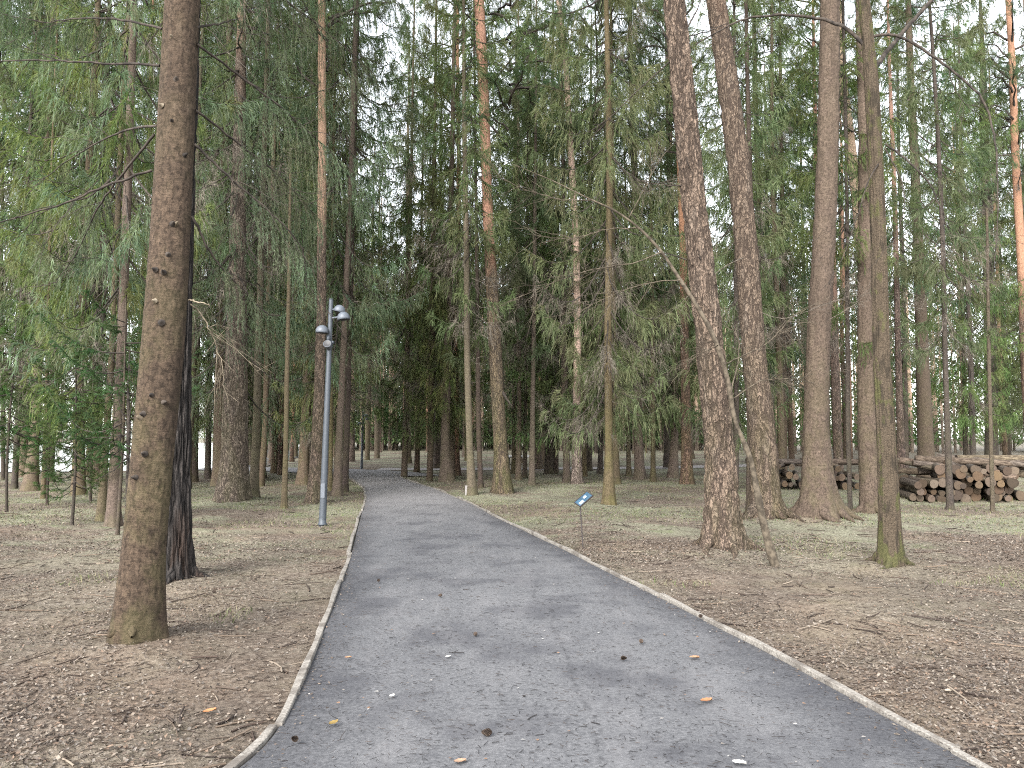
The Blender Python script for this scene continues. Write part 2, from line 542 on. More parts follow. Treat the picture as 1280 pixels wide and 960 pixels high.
t = NT('forest_floor')
p1 = t.pos()
ya = t.sep(p1)[1]
xa = t.sep(p1)[0]
n_big = t.noise(p1, 0.33, 4, 0.6)
n_mid = t.noise(p1, 1.7, 5, 0.6)
n_fin = t.noise(p1, 26, 5, 0.7)
n_vf = t.noise(p1, 110, 3, 0.7)
vo = t.voro(t.pos((1, 1.0, 1)), 30)
soil = t.mix(t.mapr(n_fin, 0.3, 0.7), (0.075, 0.056, 0.044), (0.235, 0.185, 0.145))
flk = t.mix(t.sep(vo.outputs['Color'])[0], (0.12, 0.088, 0.066), (0.34, 0.28, 0.225))
soil = t.mix(t.mapr(t.sep(vo.outputs['Color'])[1], 0.45, 0.6, 0.0, 0.75), soil, flk)
soil = t.mix(t.mapr(n_vf, 0.55, 0.75, 0, 0.6), soil, (0.055, 0.042, 0.034))
soil = t.mix(t.mapr(n_mid, 0.4, 0.65, 0, 0.4), soil, (0.205, 0.163, 0.125))
needl = t.mix(t.mapr(n_fin, 0.3, 0.7), (0.165, 0.115, 0.083), (0.28, 0.21, 0.155))
soil = t.mix(t.mapr(t.noise(t.pos(), 0.5, 3), 0.5, 0.62, 0, 0.55), soil, needl)
grs = t.mix(t.mapr(n_fin, 0.3, 0.7), (0.14, 0.14, 0.085), (0.38, 0.365, 0.265))
grs = t.mix(t.mapr(n_mid, 0.56, 0.7, 0, 0.7), grs, (0.115, 0.165, 0.05))
gm = t.math('MULTIPLY', t.mapr(t.math('ADD', n_big, t.math('MULTIPLY', n_mid, 0.35)), 0.58, 0.74), t.mapr(ya, 7.5, 15.0, 0.15, 0.85))
soil = t.mix(gm, soil, grs)
n_pat = t.noise(t.pos((1, 0.7, 1)), 0.8, 5, 0.65)
soil = t.mix(t.mapr(n_pat, 0.42, 0.6, 0.0, 0.5), soil, t.mix(0.5, soil, (0.06, 0.045, 0.036)))
soil = t.mix(1.0, soil, (0.79, 0.81, 0.815), 'MULTIPLY')
fieldm = t.mapr(t.math('SUBTRACT', xa, t.math('MULTIPLY', ya, 0.27)), 0, 5)
fieldm = t.math('MULTIPLY', fieldm, t.mapr(ya, 30, 48))
soil = t.mix(fieldm, soil, (0.125, 0.11, 0.085))
M['floor'] = t.principled(soil, 0.95, t.bump(t.math('ADD', n_fin, t.math('MULTIPLY', n_vf, 0.6)), 0.9, 0.025), 0.1)

ys = np.concatenate([np.linspace(-14, -1, 14), np.linspace(0, 16, 200), np.linspace(16.3, 40, 80), np.linspace(42, 140, 40), np.array([200, 320, 600])])
xs = np.concatenate([[-500, -260, -150], np.linspace(-90, -14, 38), np.linspace(-13.7, 13.7, 240), np.linspace(14, 90, 38), [150, 260, 500]])
mb = MB(); mb.add(*grid_sheet(xs, ys, ground_z))
tag(mb.build('ground', M['floor']), 'brown forest floor of fallen leaves, needles and thin grass', 'ground', kind='structure')

t = NT('path_gravel')
pp = t.pos()
yy0 = t.sep(pp)[1]
f1 = t.noise(pp, 42, 5, 0.7)
f2 = t.noise(pp, 180, 3, 0.7)
m1 = t.noise(pp, 1.1, 5, 0.62)
m2 = t.noise(t.pos((1.0, 0.35, 1)), 2.6, 4, 0.6)
base = t.mix(t.mapr(f1, 0.3, 0.72), (0.105, 0.107, 0.114), (0.205, 0.206, 0.214))
base = t.mix(t.mapr(f2, 0.56, 0.72, 0, 0.75), base, (0.055, 0.055, 0.062))
base = t.mix(t.mapr(f2, 0.28, 0.4, 0.5, 0.0), base, (0.3, 0.3, 0.31))
base = t.mix(t.mapr(m1, 0.46, 0.64, 0, 0.7), base, (0.075, 0.076, 0.086))
base = t.mix(t.mapr(m2, 0.45, 0.7, 0, 0.35), base, (0.24, 0.235, 0.24))
tl = t.math('SUBTRACT', t.sep(pp)[0], t.math('ADD', t.math('MULTIPLY', yy0, -.055), t.math('MULTIPLY', t.noise(t.pos((0.0, 1, 0)), .55, 2), .55)))
tm = t.mapr(t.math('ABSOLUTE', t.math('SUBTRACT', tl, .42)), .0, .035, 1.0, 0.0)
tm = t.math('MULTIPLY', tm, t.mapr(t.noise(pp, 9, 4, .7), .4, .62))
base = t.mix(t.math('MULTIPLY', tm, t.mapr(yy0, 7.5, 9, .6, 0)), base, (0.05, 0.05, 0.055))
gr = t.noise(t.pos((.7, 1.6, 1)), 13, 5, .7)
base = t.mix(t.mapr(gr, .56, .7, 0, .55), base, (0.06, 0.06, 0.066))
at_e = t.n("ShaderNodeAttribute", attribute_name='edge')
e_n = t.math('ADD', at_e.outputs['Fac'], t.math('MULTIPLY', t.math('SUBTRACT', t.noise(pp, 2.3, 4), 0.5), 0.5))
base = t.mix(t.mapr(e_n, 0.62, 0.98, 0.0, 0.62), base, t.mix(t.mapr(f1, 0.3, 0.7), (0.035, 0.036, 0.042), (0.095, 0.096, 0.105)))
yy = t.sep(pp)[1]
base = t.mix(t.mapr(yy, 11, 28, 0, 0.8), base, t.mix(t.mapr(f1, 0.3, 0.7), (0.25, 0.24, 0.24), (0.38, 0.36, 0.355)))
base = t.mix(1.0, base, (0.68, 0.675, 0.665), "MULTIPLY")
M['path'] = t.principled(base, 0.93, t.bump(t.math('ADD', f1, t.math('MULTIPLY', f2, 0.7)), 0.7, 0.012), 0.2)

nW = 24
W = np.linspace(0, 1, nW)
# walk both edges in step (paired by progress)
PV = LE[:, None, :] * (1 - W)[None, :, None] + RI[:, None, :] * W[None, :, None]
bumpz = (fbm(np.concatenate([PV * 0.9, np.zeros(PV.shape[:2] + (1,))], -1), 3, 3) - 0.5) * 0.02
Z = 0.012 + 0.02 * (1 - (2 * W[None, :] - 1) ** 2) + bumpz
V = np.concatenate([PV, Z[..., None]], -1).reshape(-1, 3)
i = np.arange(len(LE) * nW).reshape(len(LE), nW)
F = np.stack([i[:-1, :-1], i[:-1, 1:], i[1:, 1:], i[1:, :-1]], -1).reshape(-1, 4)
mb = MB(); mb.add(V, F)
po = mb.build('path', M['path'])
at_ = po.data.attributes.new('edge', 'FLOAT', 'POINT')
at_.data.foreach_set('value', np.tile(np.abs(2 * W - 1), len(LE)).astype(np.float32))
tag(po, 'grey fine gravel path running between the trees', 'path', kind='structure')

# far end: the path swings left, a pale road crosses to the right
t = NT('pale_road')
pp = t.pos()
c = t.mix(t.mapr(t.noise(pp, 6, 5, 0.7), 0.3, 0.7), (0.22, 0.2, 0.19), (0.33, 0.3, 0.285))
M['road'] = t.principled(c, 0.93, None, 0.2)
def ribbon(name, poly, width, mat, z, label, cat):
    P = resample(np.array(poly, float), 60)
    T = np.gradient(P, axis=0); T /= np.linalg.norm(T, axis=1, keepdims=True)
    N = np.stack([-T[:, 1], T[:, 0]], -1)
    wv = np.linspace(-0.5, 0.5, 6)
    V = (P[:, None] + N[:, None] * wv[None, :, None] * width)
    V = np.concatenate([V, np.full(V.shape[:2] + (1,), z)], -1).reshape(-1, 3)
    i = np.arange(60 * 6).reshape(60, 6)
    F = np.stack([i[:-1, :-1], i[:-1, 1:], i[1:, 1:], i[1:, :-1]], -1).reshape(-1, 4)
    mb = MB(); mb.add(V, F)
    o = mb.build(name, mat)
    return tag(o, label, cat, kind='structure')
ribbon('path_bend', [(-4.5, 30.5), (-6.2, 33.5), (-9.5, 36.5), (-15, 38.5), (-26, 39.5)], 3.9, M['path'], 0.026, 'far bend of the grey path turning left', 'path')
ribbon('road', [(-6.5, 37.6), (0, 37.9), (8, 39.5), (16, 44), (30, 52), (60, 60)], 2.6, M['road'], 0.020, 'pale road crossing behind the trees on the right', 'road')

# timber edging, long boards butted end to end
t = NT('edging_wood')
c = t.coord('Object', (1, 1, 1))
g1 = t.noise(t.pos((1, 1, 1)), 55, 5, 0.7)
g2 = t.noise(t.pos((1, 1, 1)), 4, 4, 0.6)
bc = t.mix(t.mapr(g1, 0.3, 0.7), (0.12, 0.108, 0.093), (0.27, 0.25, 0.222))
bc = t.mix(t.mapr(g2, 0.46, 0.64, 0, 0.7), bc, (0.075, 0.064, 0.054))
M['edging'] = t.principled(bc, 0.9, t.bump(g1, 0.5, 0.006), 0.2)
def edging(name, poly, side, label, rng, ymax):
    s = np.concatenate([[0], np.cumsum(np.linalg.norm(np.diff(poly, axis=0), axis=1))])
    mb = MB()
    pos = 0.0
    while pos < s[-1] - 0.3:
        ln = rng.uniform(1.7, 2.3)
        q = np.linspace(pos, min(pos + ln - 0.025, s[-1]), 14)
        P = np.stack([np.interp(q, s, poly[:, 0]), np.interp(q, s, poly[:, 1])], -1)
        pos += ln
        if P[0, 1] > ymax: break
        T = np.gradient(P, axis=0); T /= np.linalg.norm(T, axis=1, keepdims=True)
        N = np.stack([-T[:, 1], T[:, 0]], -1) * side
        top = np.linspace(rng.uniform(0.018, 0.046), rng.uniform(0.018, 0.046), 14) + 0.012 * np.sin(np.linspace(0, 3, 14) + rng.uniform(0, 6))
        w0 = rng.uniform(-0.016, 0.016) + np.linspace(rng.uniform(-.014, .014), rng.uniform(-.014, .014), 14)[:, None]
        wd = 0.046 + 0.006 * np.sin(np.linspace(0, 9, 14) + rng.uniform(0, 6))
        ring = []
        for off, zz in ((0, -0.06), (0, 1), (0.1, 1.12), (0.9, 1.12), (1, 1), (1, -0.06)):
            xy = P + N * (w0 + off * wd[:, None])
            z = np.where(zz < 0, -0.06, top * zz)
            ring.append(np.concatenate([xy, np.broadcast_to(z, (14,))[:, None]], 1))
        V = np.stack(ring, 1)
        i = np.arange(14 * 6).reshape(14, 6)
        nx = np.roll(i, -1, 1)
        F = np.stack([i[:-1], nx[:-1], nx[1:], i[1:]], -1).reshape(-1, 4)
        mb.add(V.reshape(-1, 3), F)
        mb.add(V.reshape(-1, 3), [list(i[0])[::-1], list(i[-1])])
    return tag(mb.build(name, M['edging'], smooth=False), label, 'kerb', kind='structure')
rk = np.random.default_rng(4)
edging('kerb', LE, 1, 'weathered timber edging along the left side of the path', rk, 33)
edging('kerb', RI, -1, 'weathered timber edging along the right side of the path', rk, 38)

# pond behind the left trees
t = NT('pond_water')
wv = t.noise(t.pos((0.4, 3.0, 1)), 1.2, 4, 0.6)
M['water'] = t.principled((0.1, 0.11, 0.12), 0.12, t.bump(wv, 0.25, 0.05), 0.6)
mb = MB()
wp = np.array([(-13, 41), (-17, 36), (-24, 33.5), (-40, 32), (-70, 36), (-140, 60), (-140, 170), (-60, 190), (-34, 150), (-20, 80)], float)
mb.add(np.concatenate([wp, np.full((len(wp), 1), 0.03)], 1), [list(range(len(wp)))[::-1]])
tag(mb.build('water', M['water'], smooth=False), 'pale water glinting between the left trunks', 'water', kind='structure')

# ------------------------------------------------------------------ foliage generators (numpy)
def unit(a):
    return a / (np.linalg.norm(a, axis=-1, keepdims=True) + 1e-9)

def leaf_tris(rng, o, d, ln, w):
    r = unit(rng.normal(size=o.shape))
    s = unit(np.cross(d, r))
    a = o - s * w[:, None] * 0.5 + d * ln[:, None] * 0.0
    b = o + s * w[:, None] * 0.5
    tip = o + d * ln[:, None]
    V = np.stack([a, b, tip], 1).reshape(-1, 3)
    F = np.arange(len(V)).reshape(-1, 3)
    return V, F

def spruce_crown(seed, H, hb, R, dens=1.0, hang=0.8, leaf=0.12, wid=0.016, tris=3, dead_from=None, spacing=0.08, gap=0.12, whorl=0.42, dead_frac=0.0, ztop=None, flat=False, latlen=0.55, spreadn=0.2):
    """needles (slot 0) on drooping branches (slot 1), dead bare branches below (slot 2)"""
    rng = np.random.default_rng(seed)
    mb = MB()
    z = hb; Z, A, L = [], [], []
    while z < H - 0.3:
        f = (H - z) / (H - hb)
        n = rng.integers(4, 7) if f > .15 else 4
        a0 = rng.uniform(0, 6.28)
        for k in range(n):
            if rng.random() < gap: continue
            Z.append(z + rng.uniform(-.15, .15)); A.append(a0 + k * 6.283 / n + rng.uniform(-.35, .35))
            prof = min(1.0, (f / 0.42)) ** 0.85 * (0.75 + 0.25 * min(1, (1 - f) * 6))
            L.append(R * prof * rng.uniform(0.6, 1.12) + 0.12)
        z += whorl * rng.uniform(0.75, 1.25)
    Z, A, L = map(np.array, (Z, A, L))
    B = len(Z)
    f = np.clip((H - Z) / (H - hb), 0, 1)
    NTt = 9
    tt = np.linspace(0, 1, NTt)
    s0 = np.where(flat, 0.15, 0.45 - 0.95 * np.clip(f * 1.3, 0, 1)) + rng.uniform(-.12, .12, B)    # start slope: up at top, down low
    cv = 0.30 + rng.uniform(-.08, .1, B)
    hx = np.stack([np.cos(A), np.sin(A)], -1)
    wob = rng.normal(0, 0.035, (B, NTt)).cumsum(1) * L[:, None] * 0.4
    perp = np.stack([-hx[:, 1], hx[:, 0]], -1)
    P = np.zeros((B, NTt, 3))
    P[:, :, :2] = hx[:, None] * (L[:, None] * tt)[..., None] + perp[:, None] * wob[..., None]
    dz = L[:, None] * (s0[:, None] * tt - 0.28 * np.sin(tt * 3.14) * np.clip(f, .2, 1)[:, None] + cv[:, None] * tt ** 2 * 0.8)
    P[:, :, 2] = Z[:, None] + dz
    rad = (0.006 + 0.007 * L)[:, None] * (1 - tt * 0.85)
    mb.add(*tubes(P, rad, 4), 1)
    # laterals
    nl = np.maximum(3, (L / spacing * dens)).astype(int)
    bi = np.repeat(np.arange(B), nl)
    NL = len(bi)
    t0 = rng.uniform(0.14, 1.0, NL) ** 0.85
    x = t0 * (NTt - 1); k = np.minimum(x.astype(int), NTt - 2); fr = (x - k)[:, None]
    p0 = P[bi, k] * (1 - fr) + P[bi, k + 1] * fr
    bd = unit(P[bi, k + 1] - P[bi, k])
    side = rng.choice([-1.0, 1.0], NL)
    ang = rng.uniform(0.35, 1.15, NL) * side
    c, s = np.cos(ang), np.sin(ang)
    d0 = np.stack([bd[:, 0] * c - bd[:, 1] * s, bd[:, 0] * s + bd[:, 1] * c, bd[:, 2] * 0.5 + rng.uniform(-.1, .12, NL)], -1)
    d0 = unit(d0)
    ll = latlen * (0.35 + 0.65 * np.sqrt(np.clip(1 - t0, 0, 1))) * rng.uniform(0.5, 1.3, NL) * np.clip(L[bi] / 1.6, 0.35, 1.1)
    K = 5
    ss = np.linspace(0, 1, K + 1)
    hg = hang * rng.uniform(0.55, 1.25, NL)
    LP = p0[:, None] + d0[:, None] * (ll[:, None] * ss * (1 - 0.45 * np.minimum(hg, 1)[:, None] * ss))[..., None]
    LP[:, :, 2] -= ll[:, None] * hg[:, None] * ss ** 1.6
    LP[:, 1:] += rng.normal(0, 0.012, (NL, K, 3))
    is_dead = rng.random(B) < dead_frac * np.clip((f - 0.45) / 0.55, 0, 1)
    live = ~is_dead[bi]
    brt = rng.random(B)
    lt = np.clip(.65 * brt[bi] + .35 * rng.random(NL) + .25 * (t0 - .5), .01, 1)
    # needle triangles on living laterals
    for mask, slot, tn, w_, l_ in ((live, 0, tris, wid, leaf), (~live, 2, 2, wid * 0.45, leaf * 1.1)):
        Q = LP[mask]
        if not len(Q): continue
        n = len(Q)
        o = np.repeat(Q[:, :-1].reshape(-1, 3), tn, 0)
        dd = np.repeat(unit((Q[:, 1:] - Q[:, :-1]).reshape(-1, 3)), tn, 0)
        seg = np.repeat((Q[:, 1:] - Q[:, :-1]).reshape(-1, 3), tn, 0)
        o = o + seg * rng.uniform(0, 1, (len(o), 1))
        dd = unit(dd + rng.normal(0, spreadn, dd.shape))
        ln = l_ * rng.uniform(0.55, 1.35, len(o))
        mb.add(*leaf_tris(rng, o, dd, ln, w_ * rng.uniform(0.7, 1.4, len(o))), slot, a=np.repeat(lt[mask], K * tn * 3))
    # needles along the outer branch itself
    m = ~is_dead
    o = np.repeat(P[m][:, 3:-1].reshape(-1, 3), tris * 2, 0)
    seg = np.repeat((P[m][:, 4:] - P[m][:, 3:-1]).reshape(-1, 3), tris * 2, 0)
    o = o + seg * rng.uniform(0, 1, (len(o), 1))
    dd = unit(unit(seg) + rng.normal(0, 0.4, seg.shape))
    mb.add(*leaf_tris(rng, o, dd, leaf * rng.uniform(.6, 1.3, len(o)), wid * rng.uniform(.7, 1.4, len(o))), 0, a=np.repeat(np.clip(brt[m], .01, 1), 5 * tris * 2 * 3))
    # dead lower whorls
    if dead_from is not None:
        z = dead_from; Z, A, L = [], [], []
        while z < hb + 1.0:
            n = rng.integers(1, 4)
            for k in range(n):
                Z.append(z + rng.uniform(-.15, .15)); A.append(rng.uniform(0, 6.28)); L.append(R * rng.uniform(0.25, 0.8) * np.clip((z - dead_from + 1) / 3, 0.35, 1))
            z += whorl
        Z, A, L = map(np.array, (Z, A, L)); B = len(Z)
        hx = np.stack([np.cos(A), np.sin(A)], -1)
        P = np.zeros((B, NTt, 3))
        P[:, :, :2] = hx[:, None] * (L[:, None] * tt)[..., None]
        P[:, :, 2] = Z[:, None] + L[:, None] * (rng.uniform(-.45, .05, (B, 1)) * tt - 0.12 * np.sin(tt * 3.14))
        P[:, 1:] += rng.normal(0, 0.03, (B, NTt - 1, 3))
        mb.add(*tubes(P, (0.004 + 0.004 * L)[:, None] * (1 - tt * 0.8), 3), 2)
        nl = np.maximum(3, L / 0.12).astype(int)
        bi = np.repeat(np.arange(B), nl); NL = len(bi)
        t0 = rng.uniform(0.2, 1, NL); x = t0 * (NTt - 1); k = np.minimum(x.astype(int), NTt - 2); fr = (x - k)[:, None]
        p0 = P[bi, k] * (1 - fr) + P[bi, k + 1] * fr
        bd = unit(P[bi, k + 1] - P[bi, k])
        d0 = unit(bd + rng.normal(0, 0.6, bd.shape) + np.array([0, 0, -0.35]))
        ll = rng.uniform(.15, .55, NL)
        s4 = np.linspace(0, 1, 4)
        LP = p0[:, None] + d0[:, None] * (ll[:, None] * s4)[..., None]
        LP[:, :, 2] -= 0.25 * ll[:, None] * s4 ** 2
        mb.add(*tubes(LP, np.full((NL, 4), 0.0028) * (1 - s4 * 0.6), 3), 2)
    return mb

def pine_crown(seed, H, hb, R, n=34, tuft=26):
    rng = np.random.default_rng(seed)
    mb = MB()
    Z = np.sort(rng.uniform(hb, H, n)); A = rng.uniform(0, 6.28, n)
    f = (Z - hb) / (H - hb)
    L = R * (0.55 + 0.6 * np.sin(np.clip(f, 0, 1) * 2.6 + .35)) * rng.uniform(.6, 1.1, n)
    NTt = 8; tt = np.linspace(0, 1, NTt)
    hx = np.stack([np.cos(A), np.sin(A)], -1)
    P = np.zeros((n, NTt, 3))
    P[:, :, :2] = hx[:, None] * (L[:, None] * tt)[..., None]
    P[:, :, 2] = Z[:, None] + L[:, None] * (rng.uniform(.0, .5, (n, 1)) * tt + 0.15 * np.sin(tt * 3))
    P[:, 1:] += rng.normal(0, .06, (n, NTt - 1, 3))
    mb.add(*tubes(P, (0.012 + 0.014 * L)[:, None] * (1 - tt * .85), 5), 1)
    nl = (L * 16).astype(int) + 4
    bi = np.repeat(np.arange(n), nl); NL = len(bi)
    t0 = rng.uniform(.3, 1, NL); x = t0 * (NTt - 1); k = np.minimum(x.astype(int), NTt - 2); fr = (x - k)[:, None]
    p0 = P[bi, k] * (1 - fr) + P[bi, k + 1] * fr
    d0 = unit(unit(P[bi, k + 1] - P[bi, k]) + rng.normal(0, .7, (NL, 3)) + np.array([0, 0, .25]))
    ll = rng.uniform(.2, .7, NL)
    s4 = np.linspace(0, 1, 4)
    LP = p0[:, None] + d0[:, None] * (ll[:, None] * s4)[..., None]
    mb.add(*tubes(LP, np.full((NL, 4), .006) * (1 - s4 * .6), 3), 1)
    for j in (2, 3):
        o = np.repeat(LP[:, j], tuft, 0)
        dd = unit(np.repeat(d0, tuft, 0) * 0.8 + rng.normal(0, .75, (len(o), 3)))
        mb.add(*leaf_tris(rng, o + rng.normal(0, .03, o.shape), dd, rng.uniform(.07, .15, len(o)), np.full(len(o), .008)), 0)
    return mb

CROWN = {}
def crown_variant(key, mbx, mats):
    CROWN[key] = mbx.mesh('crown', mats, smooth=False)
sm = [M['needle'], M['twig_dark'], M['twig']]
sb = [M['needle_blue'], M['twig_dark'], M['twig']]
W_ = dict(whorl=.64, gap=.3, latlen=.72, leaf=.2, wid=.017, spacing=.055)
crown_variant('A', spruce_crown(1, 24, 3.6, 3.0, hang=.95, dead_from=2.4, dead_frac=.15, **W_), sm)
crown_variant('B', spruce_crown(2, 25, 5.0, 2.9, dead_from=3.2, dead_frac=.12, hang=1.05, **W_), sb)
crown_variant('C', spruce_crown(3, 21, 2.9, 2.7, dead_from=1.8, dead_frac=.3, hang=.9, **W_), sm)
crown_variant('D', spruce_crown(4, 17, 5.0, 1.6, dead_from=3.0, dead_frac=.25, **W_), sm)
crown_variant('E', spruce_crown(5, 26, 8.0, 2.9, dead_from=5.0, dead_frac=.15, hang=1.0, **W_), sb)
crown_variant('F', spruce_crown(6, 19, 3.3, 3.2, dens=1.5, hang=1.2, leaf=.08, wid=.009, tris=5, dead_from=2.6, dead_frac=.25, latlen=.95, whorl=.6, gap=.15, spacing=.065), sb)
crown_variant('P', pine_crown(7, 25, 12.5, 3.0), [M['needle_pine'], M['twig_dark']])
crown_variant('Q', pine_crown(8, 23, 9.5, 2.4, 40), [M['needle_pine'], M['twig_dark']])
CROWN_H = {'A': 24, 'B': 25, 'C': 21, 'D': 17, 'E': 26, 'F': 19, 'P': 25, 'Q': 23}

# ------------------------------------------------------------------ trunks
def trunk_mesh(zs, cx, cyy, r, seg, flare=0.3, bark=0.0, style='flake', seed=0, lobes=5):
    """stack of rings along a centre line; roots flare out, bark relief near the camera"""
    rng = np.random.default_rng(seed)
    a = np.arange(seg) * 2 * math.pi / seg
    ZZ, AA = np.meshgrid(zs, a, indexing='ij')
    ph = rng.uniform(0, 6.28, 3)
    lob = 0.6 + 0.4 * np.cos(lobes * AA + ph[0]) * 0.8 + 0.25 * np.cos((lobes + 3) * AA + ph[1])
    RR = r[:, None] * (1 + flare * np.exp(-np.maximum(ZZ, 0) / (0.9 * r[0] + .05)) * (.45 + .75 * lob))
    RR *= 1 + 0.035 * np.cos(2 * AA + ph[2] + ZZ * 0.4) + (0.03 if style != 'ridge' else 0.05) * np.cos(3 * AA + ZZ * 0.9 + ph[0])
    q = np.stack([np.cos(AA) * 1.0, np.sin(AA) * 1.0, ZZ], -1)
    if bark > 0:
        if style == 'flake':
            d = fbm(np.stack([q[..., 0] * 9, q[..., 1] * 9, q[..., 2] * 22], -1), 3, seed) - .5
        elif style == 'plate':
            n1 = np.abs(fbm(np.stack([q[..., 0] * 5.5, q[..., 1] * 5.5, q[..., 2] * 4.5], -1), 3, seed) - .5)
            d = np.minimum(n1 * 5, 1) - .5 + 0.5 * (fbm(np.stack([q[..., 0] * 14, q[..., 1] * 14, q[..., 2] * 18], -1), 2, seed + 3) - .5)
        else:
            n1 = np.abs(fbm(np.stack([q[..., 0] * 5, q[..., 1] * 5, q[..., 2] * 1.4], -1), 3, seed) - .5)
            d = np.minimum(n1 * 6, 1) - .5
        RR = RR + bark * d
    V = np.stack([cx[:, None] + RR * np.cos(AA), cyy[:, None] + RR * np.sin(AA), ZZ], -1)
    n = len(zs)
    i = np.arange(n * seg).reshape(n, seg)
    nx = np.roll(i, -1, 1)
    F = np.stack([i[:-1], nx[:-1], nx[1:], i[1:]], -1).reshape(-1, 4)
    mb = MB(); mb.add(V.reshape(-1, 3), F)
    return mb

class Tree:
    pass

def tree(name, line, mat, label, crown=None, H=22, cat='tree', group=None, flare=.3, bark=None, style='flake', seed=None, crot=None, cscale=1.0, push=0.0):
    """line: (u, v, width) down the trunk in pixels of the 1280 px photograph, base first"""
    g = ground(line[0][0], line[0][1])
    Y0 = g[1]
    r0 = line[min(1, len(line) - 1)][2] / 2 * Y0 / FPX
    Yc = Y0 + r0 * 0.8 + push
    gz = float(ground_z(np.array([g[0]]), np.array([Yc]))[0])
    pts = np.array([at(u, v, Yc) for u, v, w in line])
    slant = math.cos(math.atan2(abs(g[0]), Yc))
    rs = np.array([w / 2 * Yc / FPX * slant for u, v, w in line])
    z = pts[:, 2].copy(); z[0] = 0.0
    x = pts[:, 0]
    base = np.array([x[0], Yc, gz])
    zt = z[-1]
    if len(line) > 1:
        k = max(0, len(line) - 3)
        sl = (x[-1] - x[k]) / max(z[-1] - z[k], .3)
    else:
        sl = 0.0
    sl = max(-.12, min(.12, sl))
    near = Yc < 13
    dz = 0.03 if near else (.09 if Yc < 20 else .25)
    seg = 110 if near else (40 if Yc < 20 else 16)
    vis = min(H - .5, at(640, -40, Yc)[2])
    zs = np.concatenate([[-.15], np.arange(0, vis, dz), np.linspace(vis, H, 14)])
    # above the traced part the trunk goes on and tapers
    ze = np.append(z, [H]); xe = np.append(x, [x[-1] + sl * (H - zt) * .7]); re = np.append(rs, [0.025])
    order = np.argsort(ze); ze, xe, re = ze[order], xe[order], re[order]
    cx = np.interp(zs, ze, xe)
    for _ in range(3):
        kk = max(3, int(.35 / dz)) | 1
        pad = np.pad(cx, kk // 2, mode='edge')
        sm_ = np.convolve(pad, np.ones(kk) / kk, 'valid')
        cx[2:-14] = sm_[2:-14]
    r = np.interp(zs, ze, re)
    # traced base width already holds the flare
    if len(line) > 1:
        r = np.where(zs < .5, np.minimum(r, np.interp(.5, ze, re) * 1.12), r)
    if bark is None:
        bark = 0.0
    sd = seed if seed is not None else (int(line[0][0]) * 7 + int(line[0][1]))
    root = empty(name, base)
    tag(root, label, cat, group)
    mb = trunk_mesh(zs, cx - base[0], np.zeros_like(zs) + .03 * np.sin(zs * .6) * (1 if not near else .3), r, seg, flare, bark, style, sd, lobes=4 + sd % 3)
    mb.build('trunk', M[mat], root)
    if crown:
        o = link_mesh('crown', CROWN[crown], root)
        k = H / CROWN_H[crown]
        o.scale = (k * cscale * .95, k * cscale * .95, k)
        o.rotation_euler = (0, math.atan(sl) * .7, crot if crot is not None else (sd * 2.399) % 6.28)
    T = Tree(); T.root = root; T.base = base; T.Y = Yc
    T.axis = lambda zz: np.array([np.interp(zz, zs, cx), Yc, zz + gz])
    T.rad = lambda zz: float(np.interp(zz, zs, r))
    return T

# --- near trees
T1 = tree('spruce_tree', [(170, 818, 62), (179, 700, 53), (188, 600, 52), (203, 450, 54), (212, 320, 51), (228, 0, 46)], 'spruce_near',
          'nearest brown spruce trunk left of the path, studded with short branch stubs', 'E', 25, flare=.2, bark=.014, style='flake')
T2 = tree('pine_tree', [(219, 731, 38), (219, 600, 34), (221, 450, 31), (231, 150, 30), (236, 0, 28)], 'char',
          'charred black furrowed trunk standing right behind the nearest left spruce', 'P', 23, flare=.25, bark=.04, style='ridge')
T3 = tree('pine_tree', [(905, 692, 46), (903, 640, 41), (900, 560, 35), (886, 420, 33), (872, 300, 30), (861, 200, 29), (842, 0, 27)], 'pine_red',
          'big flaky reddish pine leaning left, nearest trunk right of the path', 'P', 25, flare=.34, bark=.03, style='plate')
T4 = tree('pine_tree', [(958, 655, 40), (955, 560, 35), (942, 440, 31), (932, 300, 29), (922, 200, 28), (894, 0, 24)], 'pine_tall',
          'grey brown pine bending left just behind the big flaky pine', 'P', 26, flare=.4, bark=.026, style='plate', push=.3)
T5 = tree('larch_tree', [(1026, 652, 48), (1022, 600, 40), (1021, 540, 33), (1024, 440, 31), (1030, 300, 29), (1034, 200, 27), (1038, 0, 24)], 'larch',
          'thick straight scaly trunk with broad root flare in front of the log stack', 'P', 26, flare=.55, bark=.026, style='plate')
T6 = tree('pine_tree', [(1088, 645, 25), (1084, 540, 23), (1083, 440, 21), (1081, 200, 19), (1077, 0, 16)], 'larch',
          'straight pinkish brown trunk half hidden behind the mossy rowan', 'P', 24, flare=.25, bark=.018, style='plate')
T7 = tree('rowan_tree', [(1113, 708, 32), (1111, 640, 27), (1108, 560, 23), (1102, 440, 21), (1099, 300, 20), (1095, 200, 19), (1088, 90, 18), (1079, 0, 14), (1070, -90, 12)], 'smooth',
          'mossy leafless rowan with arching bare branches, rightmost near trunk', None, 9.5, flare=.22, bark=.014, style='ridge')

